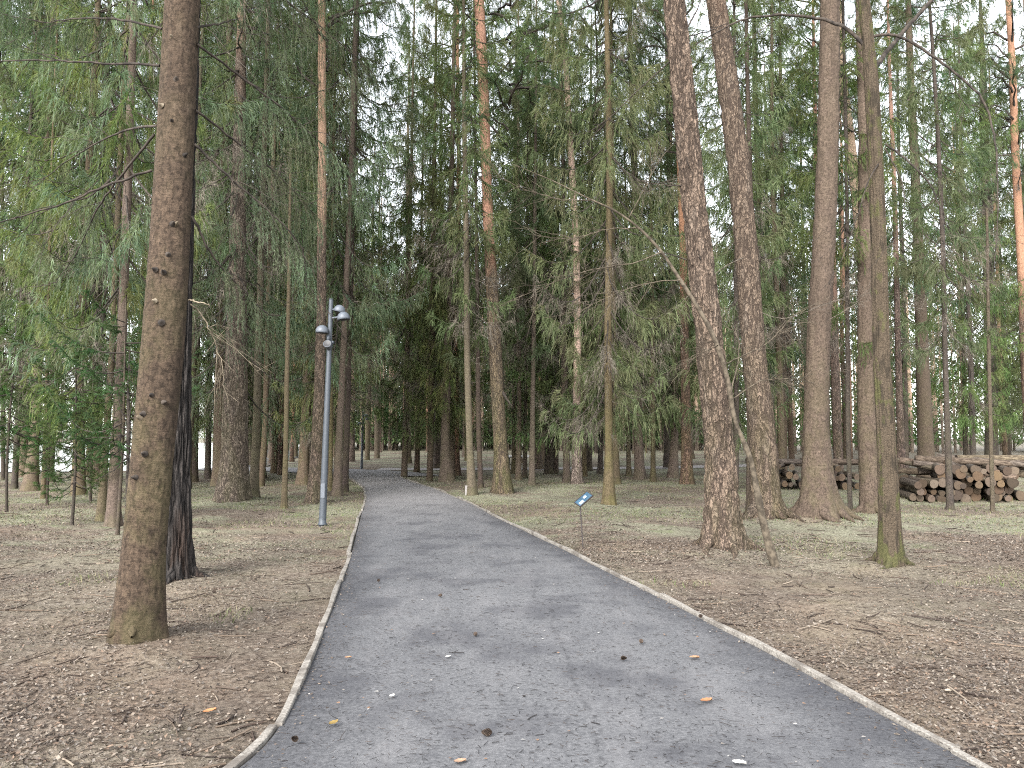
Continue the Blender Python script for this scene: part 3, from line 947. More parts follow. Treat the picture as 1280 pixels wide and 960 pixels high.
rest = [
 # (name, line, material, crown, H, crown scale, label)
 ('pine_tree', [(629, 617, 23), (626, 560, 17), (622, 500, 16), (617, 400, 16), (612, 300, 14), (609, 250, 13), (604, 100, 14), (599, 0, 13)], 'pine_moss', 'Q', 24, 1.0, 'stout pine right of the path, mossy below and orange red above'),
 ('spruce_tree', [(590, 619, 13), (587, 560, 9), (584, 450, 8), (583, 300, 7), (581, 200, 6), (580, 90, 5)], 'spruce_moss', 'D', 18, .9, 'slim mossy spruce at the path edge with the white board at its foot'),
 ('spruce_tree', [(601, 611, 7), (598, 540, 6), (597, 400, 5)], 'spruce_dark', 'D', 16, .9, 'thin dark trunk between the white board spruce and the stout mossy pine'),
 ('spruce_tree', [(559, 603, 17), (556, 560, 11), (558, 500, 10), (560, 420, 9)], 'spruce', 'A', 23, .72, 'spruce with a splayed hollow foot beside the path bend'),
 ('spruce_tree', [(537, 601, 8), (539, 540, 8), (539, 480, 8)], 'spruce', 'C', 20, .72, 'slim brown spruce left of the one with a splayed foot'),
 ('spruce_tree', [(546, 586, 9), (547, 520, 8)], 'spruce_dark', 'E', 22, 1.0, 'black looking spruce trunk behind the splayed foot spruce'),
 ('spruce_tree', [(521, 591, 7), (523, 500, 5)], 'spruce', 'D', 18, 1.0, 'thin spruce second from the inner corner of the path bend'),
 ('spruce_tree', [(505, 596, 8), (508, 500, 7), (510, 400, 6)], 'spruce', 'C', 21, .72, 'slender spruce at the inner corner of the path bend'),
 ('spruce_tree', [(439, 577, 9), (440, 500, 8)], 'pine_pale', 'D', 19, 1.0, 'pale trunk just left of the far lamp post'),
 ('spruce_tree', [(459, 575, 6), (461, 500, 6)], 'spruce_moss', 'B', 22, .9, 'yellowish trunk just right of the far lamp post'),
 ('spruce_tree', [(471, 573, 7), (472, 480, 6)], 'spruce', 'B', 23, .9, 'second trunk to the right of the far lamp post'),
 ('spruce_tree', [(421, 620, 12), (424, 540, 9), (431, 400, 8), (438, 250, 7), (445, 0, 6)], 'spruce', 'B', 24, .9, 'left one of the twin spruces beyond the lamp post'),
 ('spruce_tree', [(431, 615, 9), (433, 540, 8), (437, 420, 7)], 'spruce_dark', 'B', 22, .9, 'right one of the twin spruces beyond the lamp post'),
 ('spruce_tree', [(413, 614, 5), (414, 500, 5)], 'spruce_moss', 'D', 16, .8, 'very thin trunk between lamp post and twin spruces'),
 ('pine_tree', [(393, 630, 20), (396, 560, 15), (399, 480, 13), (402, 380, 12), (403, 200, 11), (402, 0, 10)], 'pine', 'Q', 24, .9, 'reddish pine right behind the lamp post'),
 ('spruce_tree', [(355, 637, 8), (357, 560, 6), (358, 480, 6), (360, 400, 5)], 'spruce_moss', None, 7.5, 1, 'thin moss green pole of a tree left of the lamp post'),
 ('pine_tree', [(350, 594, 7), (352, 500, 6), (354, 420, 6)], 'pine_orange', 'P', 22, .8, 'slim orange pine behind the moss green pole tree'),
 ('pine_tree', [(386, 594, 7), (389, 500, 6), (391, 420, 6)], 'pine_orange', 'P', 23, .8, 'slim orange pine between moss green pole tree and lamp post'),
 ('spruce_tree', [(317, 625, 13), (320, 540, 10), (322, 450, 9), (325, 380, 8)], 'spruce_moss', 'E', 22, .9, 'greenish spruce at the right foot of the huge knobbly pine'),
 ('spruce_tree', [(326, 608, 9), (331, 540, 8), (334, 420, 7)], 'spruce', 'B', 22, .9, 'dark brown spruce second right of the huge knobbly pine'),
 ('pine_tree', [(290, 630, 42), (292, 580, 34), (293, 520, 32), (296, 430, 26), (297, 340, 22), (299, 200, 17)], 'pine_tall', 'F', 19, 1.0, 'huge knobbly pine with mossy foot in the left middle distance'),
 ('pine_tree', [(271, 592, 9), (273, 500, 7), (274, 400, 6)], 'pine', 'B', 22, .9, 'pinkish trunk at the left side of the huge knobbly pine'),
 ('spruce_tree', [(241, 603, 13), (243, 520, 11), (246, 400, 10)], 'spruce_dark', 'F', 20, 1.0, 'dark spruce seen right past the charred trunk'),
 ('spruce_tree', [(141, 658, 20), (144, 560, 15), (150, 460, 13), (157, 300, 12), (163, 170, 11), (168, 0, 9)], 'spruce', 'B', 22, .9, 'brown spruce left behind the nearest trunk, thicker of a close pair'),
 ('spruce_tree', [(126, 651, 13), (131, 560, 9), (138, 460, 9), (146, 300, 8)], 'spruce_moss', 'A', 20, .9, 'greenish spruce, thinner left one of a close pair'),
 ('spruce_tree', [(98, 619, 20), (98, 560, 16), (102, 450, 15), (105, 400, 14)], 'spruce_moss', 'A', 23, 1.0, 'thick moss green spruce in front of the pale water'),
 ('spruce_tree', [(38, 614, 21), (42, 560, 15), (47, 450, 12), (49, 400, 10)], 'spruce', 'B', 23, 1.0, 'thick greyish purple spruce near the left picture edge'),
 ('spruce_tree', [(18, 611, 9), (21, 540, 8), (26, 430, 8)], 'spruce_dark', 'C', 20, 1.0, 'dark slim spruce beside the thick greyish purple spruce'),
 ('spruce_tree', [(54, 624, 7), (56, 560, 6), (57, 500, 5)], 'spruce_moss', 'D', 15, .9, 'slim green trunk in front of the thick greyish purple spruce'),
 ('spruce_tree', [(113, 608, 5), (114, 540, 5), (122, 400, 4)], 'spruce_dark', 'D', 16, .9, 'thin trunk right of the thick moss green spruce'),
 ('spruce_tree', [(4, 600, 6), (3, 500, 6), (2, 400, 5)], 'spruce_dark', 'A', 21, 1.0, 'leftmost thin dark trunk at the picture edge'),
 ('pine_tree', [(859, 605, 16), (858, 540, 12), (856, 440, 11), (853, 300, 9), (848, 150, 8)], 'pine', 'Q', 23, .9, 'reddish pine with pale upper trunk left of the big flaky pine'),
 ('spruce_tree', [(841, 598, 13), (844, 540, 9), (842, 430, 8), (838, 300, 7)], 'spruce', 'C', 21, .9, 'brown spruce with mossy foot left of the reddish pine'),
 ('spruce_tree', [(833, 585, 8), (835, 500, 7)], 'spruce_dark', 'A', 22, .72, 'dark leaning trunk behind the spruce with mossy foot'),
 ('spruce_tree', [(761, 633, 17), (761, 560, 10), (760, 430, 9), (762, 250, 8), (760, 100, 7), (758, 0, 6)], 'spruce_moss', 'C', 20, .85, 'slim spruce with splayed foot right of the little blue sign'),
 ('spruce_tree', [(770, 607, 11), (769, 540, 8), (767, 400, 7), (766, 250, 6)], 'spruce_moss', 'C', 20, .9, 'yellowish spruce close behind the splayed one by the sign'),
 ('pine_tree', [(721, 606, 14), (721, 540, 11), (722, 430, 9), (720, 300, 8), (713, 180, 8), (706, 60, 7), (698, 0, 7)], 'pine_pale', 'Q', 24, .8, 'pale barked pine directly behind the little blue sign'),
 ('spruce_tree', [(734, 589, 12), (735, 520, 11)], 'spruce_dark', 'E', 22, 1.0, 'stout dark spruce right behind the pale barked pine'),
 ('spruce_tree', [(750, 592, 7), (752, 520, 5)], 'spruce_dark', 'C', 18, .72, 'short looking dark trunk left of the splayed spruce by the sign'),
 ('spruce_tree', [(665, 606, 8), (666, 500, 6), (668, 350, 5)], 'spruce', 'D', 18, 1.0, 'slim spruce on the green patch right of the stout mossy pine'),
 ('spruce_tree', [(672, 587, 12), (670, 520, 8)], 'spruce', 'E', 22, 1.0, 'spruce with flared foot right of the white topped bench'),
 ('spruce_tree', [(648, 599, 8), (649, 500, 6), (648, 350, 5)], 'spruce', 'C', 20, 1.0, 'first slim trunk standing before the white topped bench'),
 ('spruce_tree', [(656, 597, 6), (657, 500, 4)], 'spruce_dark', 'D', 17, 1.0, 'second thinner trunk standing before the white topped bench'),
 ('spruce_tree', [(686, 593, 12), (687, 520, 10)], 'spruce_dark', 'A', 23, .72, 'stout dark spruce, left one of a touching pair'),
 ('spruce_tree', [(694, 592, 8), (695, 520, 7)], 'spruce', 'C', 21, 1.0, 'paler brown spruce, right one of a touching pair'),
 ('spruce_tree', [(1160, 606, 26), (1158, 560, 21), (1152, 420, 17), (1147, 300, 14)], 'spruce', 'E', 24, 1.0, 'smooth tan spruce rising out of the log stack'),
 ('spruce_tree', [(1188, 638, 10), (1184, 500, 7), (1178, 300, 6), (1168, 100, 5), (1162, 0, 4)], 'spruce_dark', 'D', 14, .9, 'slim dark trunk with splayed foot in front of the right logs'),
 ('spruce_tree', [(1241, 641, 6), (1239, 520, 5), (1235, 350, 4)], 'spruce_moss', None, 6.5, .9, 'thin pole of a tree in front of the stacked log ends'),
 ('spruce_tree', [(1240, 592, 20), (1240, 540, 18), (1235, 300, 14), (1230, 150, 12)], 'spruce_dark', 'A', 23, 1.0, 'thick dark spruce behind the stacked log ends'),
 ('spruce_tree', [(1063, 642, 6), (1061, 540, 6), (1059, 300, 5)], 'spruce_dark', 'D', 14, .8, 'thin dark stem between the scaly trunk and the pinkish trunk'),
 ('pine_tree', [(1128, 617, 15), (1126, 540, 10), (1122, 400, 8)], 'pine', 'D', 16, .8, 'reddish footed slim trunk just right of the rowan'),
 ('pine_tree', [(1290, 598, 15), (1279, 400, 12), (1266, 100, 10), (1260, 0, 9)], 'pine', 'Q', 25, .9, 'tall pine with orange upper trunk at the right picture edge'),
 ('pine_tree', [(1096, 598, 16), (1087, 440, 14), (1075, 300, 13), (1064, 180, 13), (1052, 90, 12), (1046, 0, 11)], 'pine_pale', 'P', 26, .9, 'leaning pine whose pale orange top shows left of the pinkish trunk'),
 ('spruce_tree', [(936, 640, 8), (938, 500, 7), (939, 300, 6), (934, 100, 5)], 'spruce_dark', 'D', 15, .8, 'slim dark trunk touching the bent grey brown pine'),
 ('spruce_tree', [(980, 600, 9), (980, 500, 8), (978, 300, 7)], 'spruce', 'B', 22, 1.0, 'dark trunk behind the logs between bent pine and scaly trunk'),
 ('spruce_tree', [(920, 612, 8), (921, 500, 7), (920, 350, 6)], 'spruce_dark', 'C', 20, .9, 'thin dark trunk in the gap behind the big flaky pine'),
 ('spruce_tree', [(1208, 590, 7), (1206, 480, 6), (1200, 300, 5)], 'spruce_dark', 'B', 21, 1.0, 'slim trunk rising behind the middle of the right logs'),
 ('spruce_tree', [(1133, 596, 8), (1132, 500, 7), (1128, 350, 6)], 'spruce_dark', 'B', 22, 1.0, 'dark slim trunk behind the dark gap in the logs'),
]
TREES = {}
occupied = [(T.base[0], T.Y) for T in (T1, T2, T3, T4, T5, T6, T7)]
for nm, line, mt, cr, H, cs, lab in rest:
    T = tree(nm, line, mt, lab, cr, H, cscale=cs, flare=.35 if line[0][2] > 1.25 * line[1][2] else .2, bark=.012 if ground(*line[0][:2])[1] < 20 else 0.0,
             style='plate' if 'pine' in mt else 'flake', group=None)
    TREES[lab] = T
    occupied.append((T.base[0], T.Y))

# --- branch stubs and bare branches on the nearest spruce
rs = np.random.default_rng(31)
stubs = [(648, 75), (628, 210), (645, 368), (588, 455), (630, 505), (665, 632), (640, 880), (690, 470), (712, 308), (665, 830)]
stub_px = [(x / 2.909, y / 2.909) for x, y in stubs]
stub_px += [(140 + x / 3.69, 300 + y / 3.69) for x, y in [(285, 10), (265, 140), (245, 232), (205, 350), (300, 412), (235, 465), (310, 680), (190, 775), (305, 805), (150, 855), (270, 945), (205, 218)]]
stub_px += [(183, 585), (171, 612), (212, 640), (176, 540), (205, 520)]
for u, v in stub_px:
    z = at(u, v, T1.Y)[2]
    ax = T1.axis(z); rr = T1.rad(z - T1.base[2])
    dx = (at(u, v, T1.Y - rr * .7)[0] - ax[0]) / rr
    if abs(dx) > .9: continue
    d = np.array([dx, -math.sqrt(1 - dx * dx), rs.uniform(-.05, .25)])
    ln = rs.uniform(.015, .05) if abs(dx) < .7 else rs.uniform(.02, .06)
    s = np.linspace(0, 1, 5)
    P = ax - T1.base + d * (rr * .93) + d[None] * (s[:, None] * (ln + rr * .07))
    rad = rs.uniform(.008, .014) * np.array([2.0, 1.45, 1.05, .85, .02])
    mb = MB(); mb.add(*tubes(P, rad, 9))
    mb.build('branch_stub', M['twig_tan'] if rs.random() < .25 else M['twig_dark'], T1.root)

def px_branch(T, pts, r0, r1, mat='twig_dark', dy=(0, 0), twigs=0, seed=0, name='branch'):
    """a bare branch of tree T through picture points at a depth that runs from dy[0] to dy[1] off the trunk"""
    rng = np.random.default_rng(seed + 100)
    n = len(pts)
    dd = np.linspace(dy[0], dy[1], n)
    P = np.array([at(u, v, T.Y + dd[i]) for i, (u, v) in enumerate(pts)])
    s = np.concatenate([[0], np.cumsum(np.linalg.norm(np.diff(P, axis=0), axis=1))])
    q = np.linspace(0, s[-1], max(8, n * 5))
    P = np.stack([np.interp(q, s, P[:, k]) for k in range(3)], -1)
    for _ in range(3):
        P[1:-1] = (P[:-2] + 2 * P[1:-1] + P[2:]) / 4
    P[1:-1] += rng.normal(0, .004, P[1:-1].shape)
    mb = MB()
    mb.add(*tubes(P - T.base, np.linspace(r0, r1, len(P)), 7))
    if twigs:
        for k in range(twigs):
            i0 = rng.integers(len(P) // 4, len(P))
            tdir = unit(P[min(i0 + 1, len(P) - 1)] - P[max(i0 - 1, 0)])
            d = unit(tdir + rng.normal(0, .65, 3))
            ln = rng.uniform(.2, .7)
            ss = np.linspace(0, 1, 7)
            Q = P[i0] + d * (ln * ss)[:, None] + np.cumsum(rng.normal(0, .012, (7, 3)), 0) + np.array([0, 0, -.12 * ln]) * (ss ** 2)[:, None]
            mb.add(*tubes(Q - T.base, .0035 * (1 - .7 * ss), 4))
            for _ in range(3):
                j = rng.integers(1, 6)
                d2 = unit(d + rng.normal(0, .7, 3)); l2 = ln * rng.uniform(.25, .55)
                s3 = np.linspace(0, 1, 4)
                mb.add(*tubes(Q[j] - T.base + d2 * (l2 * s3)[:, None], .002 * (1 - .6 * s3), 3))
    return mb.build(name, M[mat], T.root)

for k, (pts, dy, tw) in enumerate([
    ([(200, 82), (120, 78), (30, 75), (-60, 78)], (0, .6), 9),
    ([(203, 36), (150, 24), (100, 22), (60, 30), (-30, 10)], (0, 1.2), 8),
    ([(190, 213), (140, 228), (80, 255), (0, 278), (-60, 290)], (0, -.4), 8),
    ([(193, 168), (150, 220), (120, 262), (95, 320), (70, 350)], (0, .9), 8),
    ([(246, 55), (300, 95), (370, 150), (420, 195), (450, 235)], (0, 1.5), 10),
    ([(244, 138), (300, 180), (345, 215), (400, 275)], (0, 1.2), 10),
    ([(243, 180), (290, 225), (350, 275), (380, 310), (384, 360)], (0, .8), 10),
    ([(240, 270), (265, 320), (290, 350), (318, 375)], (0, .6), 6),
    ([(244, 35), (275, 30), (300, 22)], (0, .6), 3),
    ([(197, 157), (160, 160), (100, 190), (40, 235)], (0, 1.4), 6),
    ([(236, 375), (250, 378), (262, 382)], (0, -.1), 0),
    ([(238, 380), (255, 395), (270, 430), (278, 470)], (0, .3), 10)]):
    px_branch(T1, pts, .011 if k < 10 else .007, .003, 'twig_dark' if k < 10 else 'twig_tan', dy, tw, k)

# --- surface roots of the big trunks
def roots(T, mat, n, ln, seed):
    rng = np.random.default_rng(seed)
    a0 = rng.uniform(0, 6.28)
    r0 = T.rad(.05)
    for k in range(n):
        a = a0 + k * 6.283 / n + rng.uniform(-.35, .35)
        L = rng.uniform(*ln); q = np.linspace(0, 1, 14)
        bend = rng.uniform(-.5, .5)
        x = (r0 * .55 + L * q) * np.cos(a + bend * q * q); y = (r0 * .55 + L * q) * np.sin(a + bend * q * q)
        gx = ground_z(T.base[0] + x, T.base[1] + y) - T.base[2]
        R = r0 * rng.uniform(.28, .42) * (1 - q) ** .8 + .008
        z = gx + (r0 * 1.3) * np.exp(-q * L / (r0 * .75)) - R * (.25 + .75 * q) - .01
        mb = MB(); mb.add(*tubes(np.stack([x, y, z], -1), R * (1 + .12 * np.sin(q * 17 + k)), 14))
        mb.build('root', M[mat], T.root)
roots(T1, 'spruce_near', 6, (.07, .15), 1)
roots(T2, 'char', 4, (.25, .4), 2)
roots(T3, 'pine_red', 6, (.35, .6), 3)
roots(T4, 'pine_tall', 5, (.35, .6), 4)
roots(T5, 'larch', 7, (.5, .85), 5)
roots(T6, 'larch', 4, (.25, .4), 6)
roots(T7, 'smooth', 4, (.2, .35), 7)

# --- living hanging boughs of the nearest spruce
def bough(T, pts, dy, seed, ln=.5, start=.3, n_per_m=30):
    rng = np.random.default_rng(seed)
    n = len(pts); dd = np.linspace(dy[0], dy[1], n)
    P = np.array([at(u, v, T.Y + dd[i]) for i, (u, v) in enumerate(pts)])
    sl = np.concatenate([[0], np.cumsum(np.linalg.norm(np.diff(P, axis=0), axis=1))])
    NL = int(sl[-1] * n_per_m)
    t0 = rng.uniform(start, 1, NL)
    p0 = np.stack([np.interp(t0 * sl[-1], sl, P[:, k]) for k in range(3)], -1)
    bd = unit(P[-1] - P[0])
    sd = unit(np.cross(bd, np.array([0, 0, 1.0])))
    d0 = unit(bd * rng.uniform(.2, .8, (NL, 1)) + sd * rng.uniform(-1, 1, (NL, 1)) + np.array([0, 0, -.25]))
    ll = ln * rng.uniform(.4, 1.3, NL) * (1.1 - .5 * t0)
    K = 8; ss = np.linspace(0, 1, K + 1)
    hg = rng.uniform(.9, 1.6, NL)
    LP = p0[:, None] + d0[:, None] * (ll[:, None] * ss * (1 - .55 * ss))[..., None]
    LP[:, :, 2] -= ll[:, None] * hg[:, None] * ss ** 1.5
    LP[:, 1:] += rng.normal(0, .006, (NL, K, 3))
    mb = MB()
    mb.add(*tubes(LP - T.base, np.full((NL, K + 1), .0022) * (1 - .6 * ss), 3), 1)
    tn = 16
    sg = (LP[:, 1:] - LP[:, :-1]).reshape(-1, 3)
    o = np.repeat(LP[:, :-1].reshape(-1, 3), tn, 0) + np.repeat(sg, tn, 0) * rng.uniform(0, 1, (len(sg) * tn, 1))
    d = unit(np.repeat(unit(sg), tn, 0) + rng.normal(0, .42, (len(o), 3)))
    tint = np.clip(rng.random(NL) * .8, .01, 1)
    mb.add(*leaf_tris(rng, o - T.base, d, rng.uniform(.018, .04, len(o)), rng.uniform(.0022, .004, len(o))), 0, a=np.repeat(tint, K * tn * 3))
    mb.build('bough', [M['needle_blue'], M['twig_dark']], T.root, False)
for k, (pts, dy, ln, st) in enumerate([
    ([(246, 55), (300, 95), (370, 150), (420, 195), (450, 235)], (0, 1.5), .55, .35),
    ([(244, 138), (300, 180), (345, 215), (400, 275)], (0, 1.2), .5, .3),
    ([(243, 180), (290, 225), (350, 275), (384, 330)], (0, .8), .4, .4),
    ([(240, 270), (265, 320), (290, 350), (318, 375)], (0, .6), .3, .5),
    ([(250, -60), (330, -20), (410, 40), (470, 95)], (.2, 1.6), .6, .2),
    ([(250, -90), (350, -70), (440, -40), (520, 20)], (.2, 2.2), .6, .3),
    ([(203, 36), (150, 24), (60, 30), (-30, 10)], (0, 1.2), .4, .3),
    ([(200, -40), (120, -50), (40, -30), (-40, -10)], (0, 1.0), .5, .2),
    ([(193, 168), (150, 220), (120, 262), (95, 320)], (0, .9), .3, .5)]):
    bough(T1, pts, dy, 300 + k, ln, st)
for k, (pts, dy) in enumerate([([(250, -60), (330, -20), (410, 40), (470, 95)], (.2, 1.6)), ([(250, -90), (350, -70), (440, -40), (520, 20)], (.2, 2.2)), ([(200, -40), (120, -50), (40, -30), (-40, -10)], (0, 1.0))]):
    px_branch(T1, pts, .012, .003, 'twig_dark', dy, 4, 330 + k)

# --- rowan limbs
for k, (pts, r0, r1, dy, tw) in enumerate([
    ([(1092, 85), (1105, 70), (1130, 38), (1165, 0), (1200, -40)], .034, .02, (0, .5), 4),
    ([(1080, 55), (1060, 35), (1030, 24), (985, 18), (930, 22), (870, 55)], .026, .008, (0, .4), 12),
    ([(1090, 46), (1115, 40), (1150, 58), (1190, 88), (1230, 122), (1245, 175), (1248, 260), (1243, 330)], .02, .005, (0, -.5), 10),
    ([(1107, 180), (1135, 200), (1165, 232), (1180, 275), (1178, 330)], .014, .004, (0, -.3), 8),
    ([(1106, 185), (1128, 225), (1132, 260), (1115, 308)], .009, .003, (0, -.5), 5),
    ([(1098, 205), (1085, 225), (1072, 270), (1055, 320), (1035, 355)], .009, .003, (-.1, -.4), 8),
    ([(1186, 86), (1192, 110), (1210, 135), (1236, 148)], .006, .003, (-.2, -.2), 3),
    ([(975, 20), (930, 55), (900, 95), (870, 135)], .006, .003, (.3, .5), 5)]):
    px_branch(T7, pts, r0, r1, 'twig_dark', dy, tw, 40 + k)

# --- dead branches and snags on the big flaky pine and its neighbours
for k, (pts, r0, dy, tw) in enumerate([
    ([(853, 232), (835, 232), (818, 225), (805, 228)], .013, (0, -.3), 0),
    ([(858, 325), (840, 318), (820, 316)], .012, (0, -.2), 2),
    ([(840, 75), (800, 110), (760, 150), (725, 190)], .01, (0, .5), 5),
    ([(838, 55), (825, 32), (812, 20)], .015, (0, -.2), 0),
    ([(850, 150), (843, 143), (838, 140)], .014, (0, -.1), 0),
    ([(866, 215), (861, 208), (858, 196)], .014, (-.1, -.25), 0),
    ([(878, 330), (874, 320), (872, 312)], .014, (-.12, -.25), 0),
    ([(856, 40), (870, 15), (885, -20)], .014, (0, .1), 3),
    ([(862, 45), (890, 38), (910, 28)], .01, (0, .2), 3)]):
    px_branch(T3, pts, r0, .004, 'twig_dark', dy, tw, 70 + k)
px_branch(T4, [(940, 318), (910, 330), (870, 360), (845, 385)], .008, .003, 'twig', (-.1, -.6), 10, 85)
px_branch(T4, [(948, 390), (980, 400), (1020, 385), (1060, 370)], .007, .003, 'twig', (-.1, -.5), 12, 86)
px_branch(T5, [(1036, 400), (1062, 385), (1090, 362)], .006, .003, 'twig', (-.1, -.6), 10, 87)
PINE = TREES['stout pine right of the path, mossy below and orange red above']
for k, (pts, r0) in enumerate([([(602, 130), (580, 105), (545, 80), (515, 60)], .03), ([(610, 110), (625, 92), (648, 62), (675, 58)], .04), ([(606, 150), (588, 135)], .03),
                               ([(613, 280), (596, 262), (570, 245)], .02), ([(603, 35), (585, 20), (570, 5)], .03), ([(628, 490), (634, 500), (640, 508)], .05)]):
    px_branch(PINE, pts, r0, .008, 'twig_dark', (0, -.6), 4, 90 + k)

# --- leaning dead sapling with a long bare top
Yd = ground(968, 706)[1]
rootd = empty('dead_sapling', ground(968, 706))
tag(rootd, 'crooked grey dead sapling leaning across the big flaky pine', 'dead tree')
TD = Tree(); TD.root = rootd; TD.base = np.array(rootd.location); TD.Y = Yd
def stem(T, pts, radii, mat, name, dep, seg=12, seed=0):
    rng = np.random.default_rng(seed)
    P = np.array([at(u, v, T.Y + d) for (u, v), d in zip(pts, dep)])
    P[0, 2] = min(P[0, 2], -.02) if name == 'trunk' else P[0, 2]
    s = np.concatenate([[0], np.cumsum(np.linalg.norm(np.diff(P, axis=0), axis=1))])
    q = np.linspace(0, s[-1], 80)
    R = np.interp(q, s, radii)
    P = np.stack([np.interp(q, s, P[:, k]) for k in range(3)], -1)
    for _ in range(5):
        P[1:-1] = (P[:-2] + 2 * P[1:-1] + P[2:]) / 4
    R = R * (1 + .08 * np.sin(q * 9) + .06 * rng.normal(size=80))
    mb = MB(); mb.add(*tubes(P - T.base, R, seg))
    return mb.build(name, M[mat], T.root)
stem(TD, [(969, 706), (958, 670), (949, 630), (942, 590), (938, 570), (926, 545), (916, 520), (913, 490), (905, 455), (890, 415), (870, 380), (850, 350), (828, 315), (800, 285), (770, 263), (735, 248), (690, 225), (640, 205)],
     [.062, .05, .045, .037, .032, .026, .028, .032, .032, .028, .025, .022, .019, .016, .013, .009, .006, .003], 'twig_mid', 'trunk',
     np.linspace(0, -.55, 18))
for k, (pts, tw) in enumerate([([(800, 285), (760, 285), (715, 300), (675, 295)], 10), ([(786, 272), (798, 250), (812, 225), (820, 190)], 6), ([(828, 315), (790, 330), (745, 335), (700, 350), (640, 375)], 14), ([(850, 350), (815, 352), (780, 362), (720, 390)], 12),
                               ([(740, 250), (700, 250), (650, 235), (615, 215)], 10), ([(905, 455), (940, 440), (960, 430), (990, 395), (1040, 370)], 10), ([(914, 490), (922, 455), (925, 430), (915, 400)], 6), ([(913, 500), (950, 475), (1000, 472), (1040, 490)], 8), ([(897, 432), (880, 440), (850, 455)], 5)]):
    px_branch(TD, pts, .008, .002, 'twig_mid', (-.4, -.6 + .12 * k), tw * 2, 120 + k)

# --- black dead stem left of the nearest spruce, with saplings around it
Yb = ground(157, 668)[1]
rb = empty('dead_sapling', ground(157, 668)); tag(rb, 'thin black dead sapling with crooked arms left of the nearest spruce', 'dead tree')
TB = Tree(); TB.root = rb; TB.base = np.array(rb.location); TB.Y = Yb
stem(TB, [(157, 668), (159, 620), (160, 580), (161, 530), (160, 490), (162, 440)], [.03, .026, .028, .034, .02, .01], 'twig_dark', 'trunk', [0, 0, 0, 0, 0, .1], 8)
for k, (pts, tw) in enumerate([([(160, 543), (130, 547), (100, 548), (70, 552)], 4), ([(160, 530), (150, 510), (148, 490), (140, 470)], 5), ([(160, 550), (135, 565), (125, 575)], 3), ([(161, 555), (172, 570)], 1), ([(160, 570), (140, 590), (120, 600)], 3), ([(161, 530), (165, 500), (170, 470)], 4)]):
    px_branch(TB, pts, .012, .004, 'twig_dark', (0, -.2), tw, 150 + k)

# --- young green spruces in the left middle distance
young_mats = [M['needle_young'], M['twig_dark'], M['twig']]
YOUNG = [spruce_crown(61, 5.0, 1.0, 1.5, dens=1.6, hang=.4, leaf=.09, wid=.012, tris=4, whorl=.36, gap=.25, flat=True, latlen=.42).mesh('crown', young_mats, False),
         spruce_crown(62, 4.2, 1.5, 1.3, dens=1.6, hang=.4, leaf=.09, wid=.012, tris=4, whorl=.34, gap=.3, flat=True, latlen=.4).mesh('crown', young_mats, False)]
yo = [(89, 657, 0, 3.6, 'young green spruce on a bare stem, nearest left of the close pair'), (148, 668, 1, 3.9, 'young green spruce touching the black dead sapling'), (60, 632, 0, 4.2, 'young green spruce under the thick greyish purple spruce'),
      (8, 640, 1, 4.2, 'young green spruce at the left picture edge'), (112, 628, 1, 4.4, 'young green spruce beside the thick moss green spruce')]
for k, (u, v, vi, H, lab) in enumerate(yo):
    b = ground(u, v)
    r = empty('young_spruce', b, k * 1.3); tag(r, lab, 'young tree', 'young spruces among the left trunks')
    zs = np.linspace(-.05, H, 14)
    trunk_mesh(zs, .03 * np.sin(zs * 1.3), .02 * np.cos(zs), np.linspace(.032, .006, 14), 8, .1).build('trunk', M['spruce_dark'], r)
    o = link_mesh('crown', YOUNG[vi], r); s = H / (5.0, 4.2)[vi]; o.scale = (s, s, s)

# --- the rest of the wood: individual trees in rows behind
rf = np.random.default_rng(77)
PROTO = []
for k, (mt, cr, H, r) in enumerate([('spruce', 'A', 23, .15), ('spruce_dark', 'B', 24, .16), ('spruce', 'C', 20, .12), ('spruce_moss', 'D', 17, .09), ('pine', 'Q', 23, .16), ('pine_orange', 'P', 24, .13), ('spruce', 'E', 25, .17), ('spruce_dark', 'A', 22, .12)]):
    zs = np.concatenate([[-.2], np.arange(0, H, .5), [H]])
    rr = r * (1 - zs / H) ** .75 + .015
    lean = rf.uniform(-.012, .012)
    me = trunk_mesh(zs, lean * zs + .04 * np.sin(zs * .5 + k), .03 * np.cos(zs * .4 + k), rr, 12, .45, seed=k).mesh('trunk', M[mt])
    PROTO.append((me, CROWN[cr], H / CROWN_H[cr], 'pine_tree' if 'pine' in mt else 'spruce_tree'))
far_zone = {
    'left': ('slim forest trunk in the rows near the pale water', 'far trees on the left by the water'),
    'mid': ('slim forest trunk in the deep rows beyond the crossing road', 'far trees beyond the crossing road'),
    'inner': ('forest trunk in the middle rows between path bend and flaky pine', 'middle rows of trees right of the path'),
    'right': ('forest trunk in the rows behind the log stack', 'far trees behind the logs'),
    'bend': ('forest trunk in the rows left of the path bend', 'trees left of the path bend')}
PIXX = lambda x, y: 640 + x / y * FPX
cnt = 0
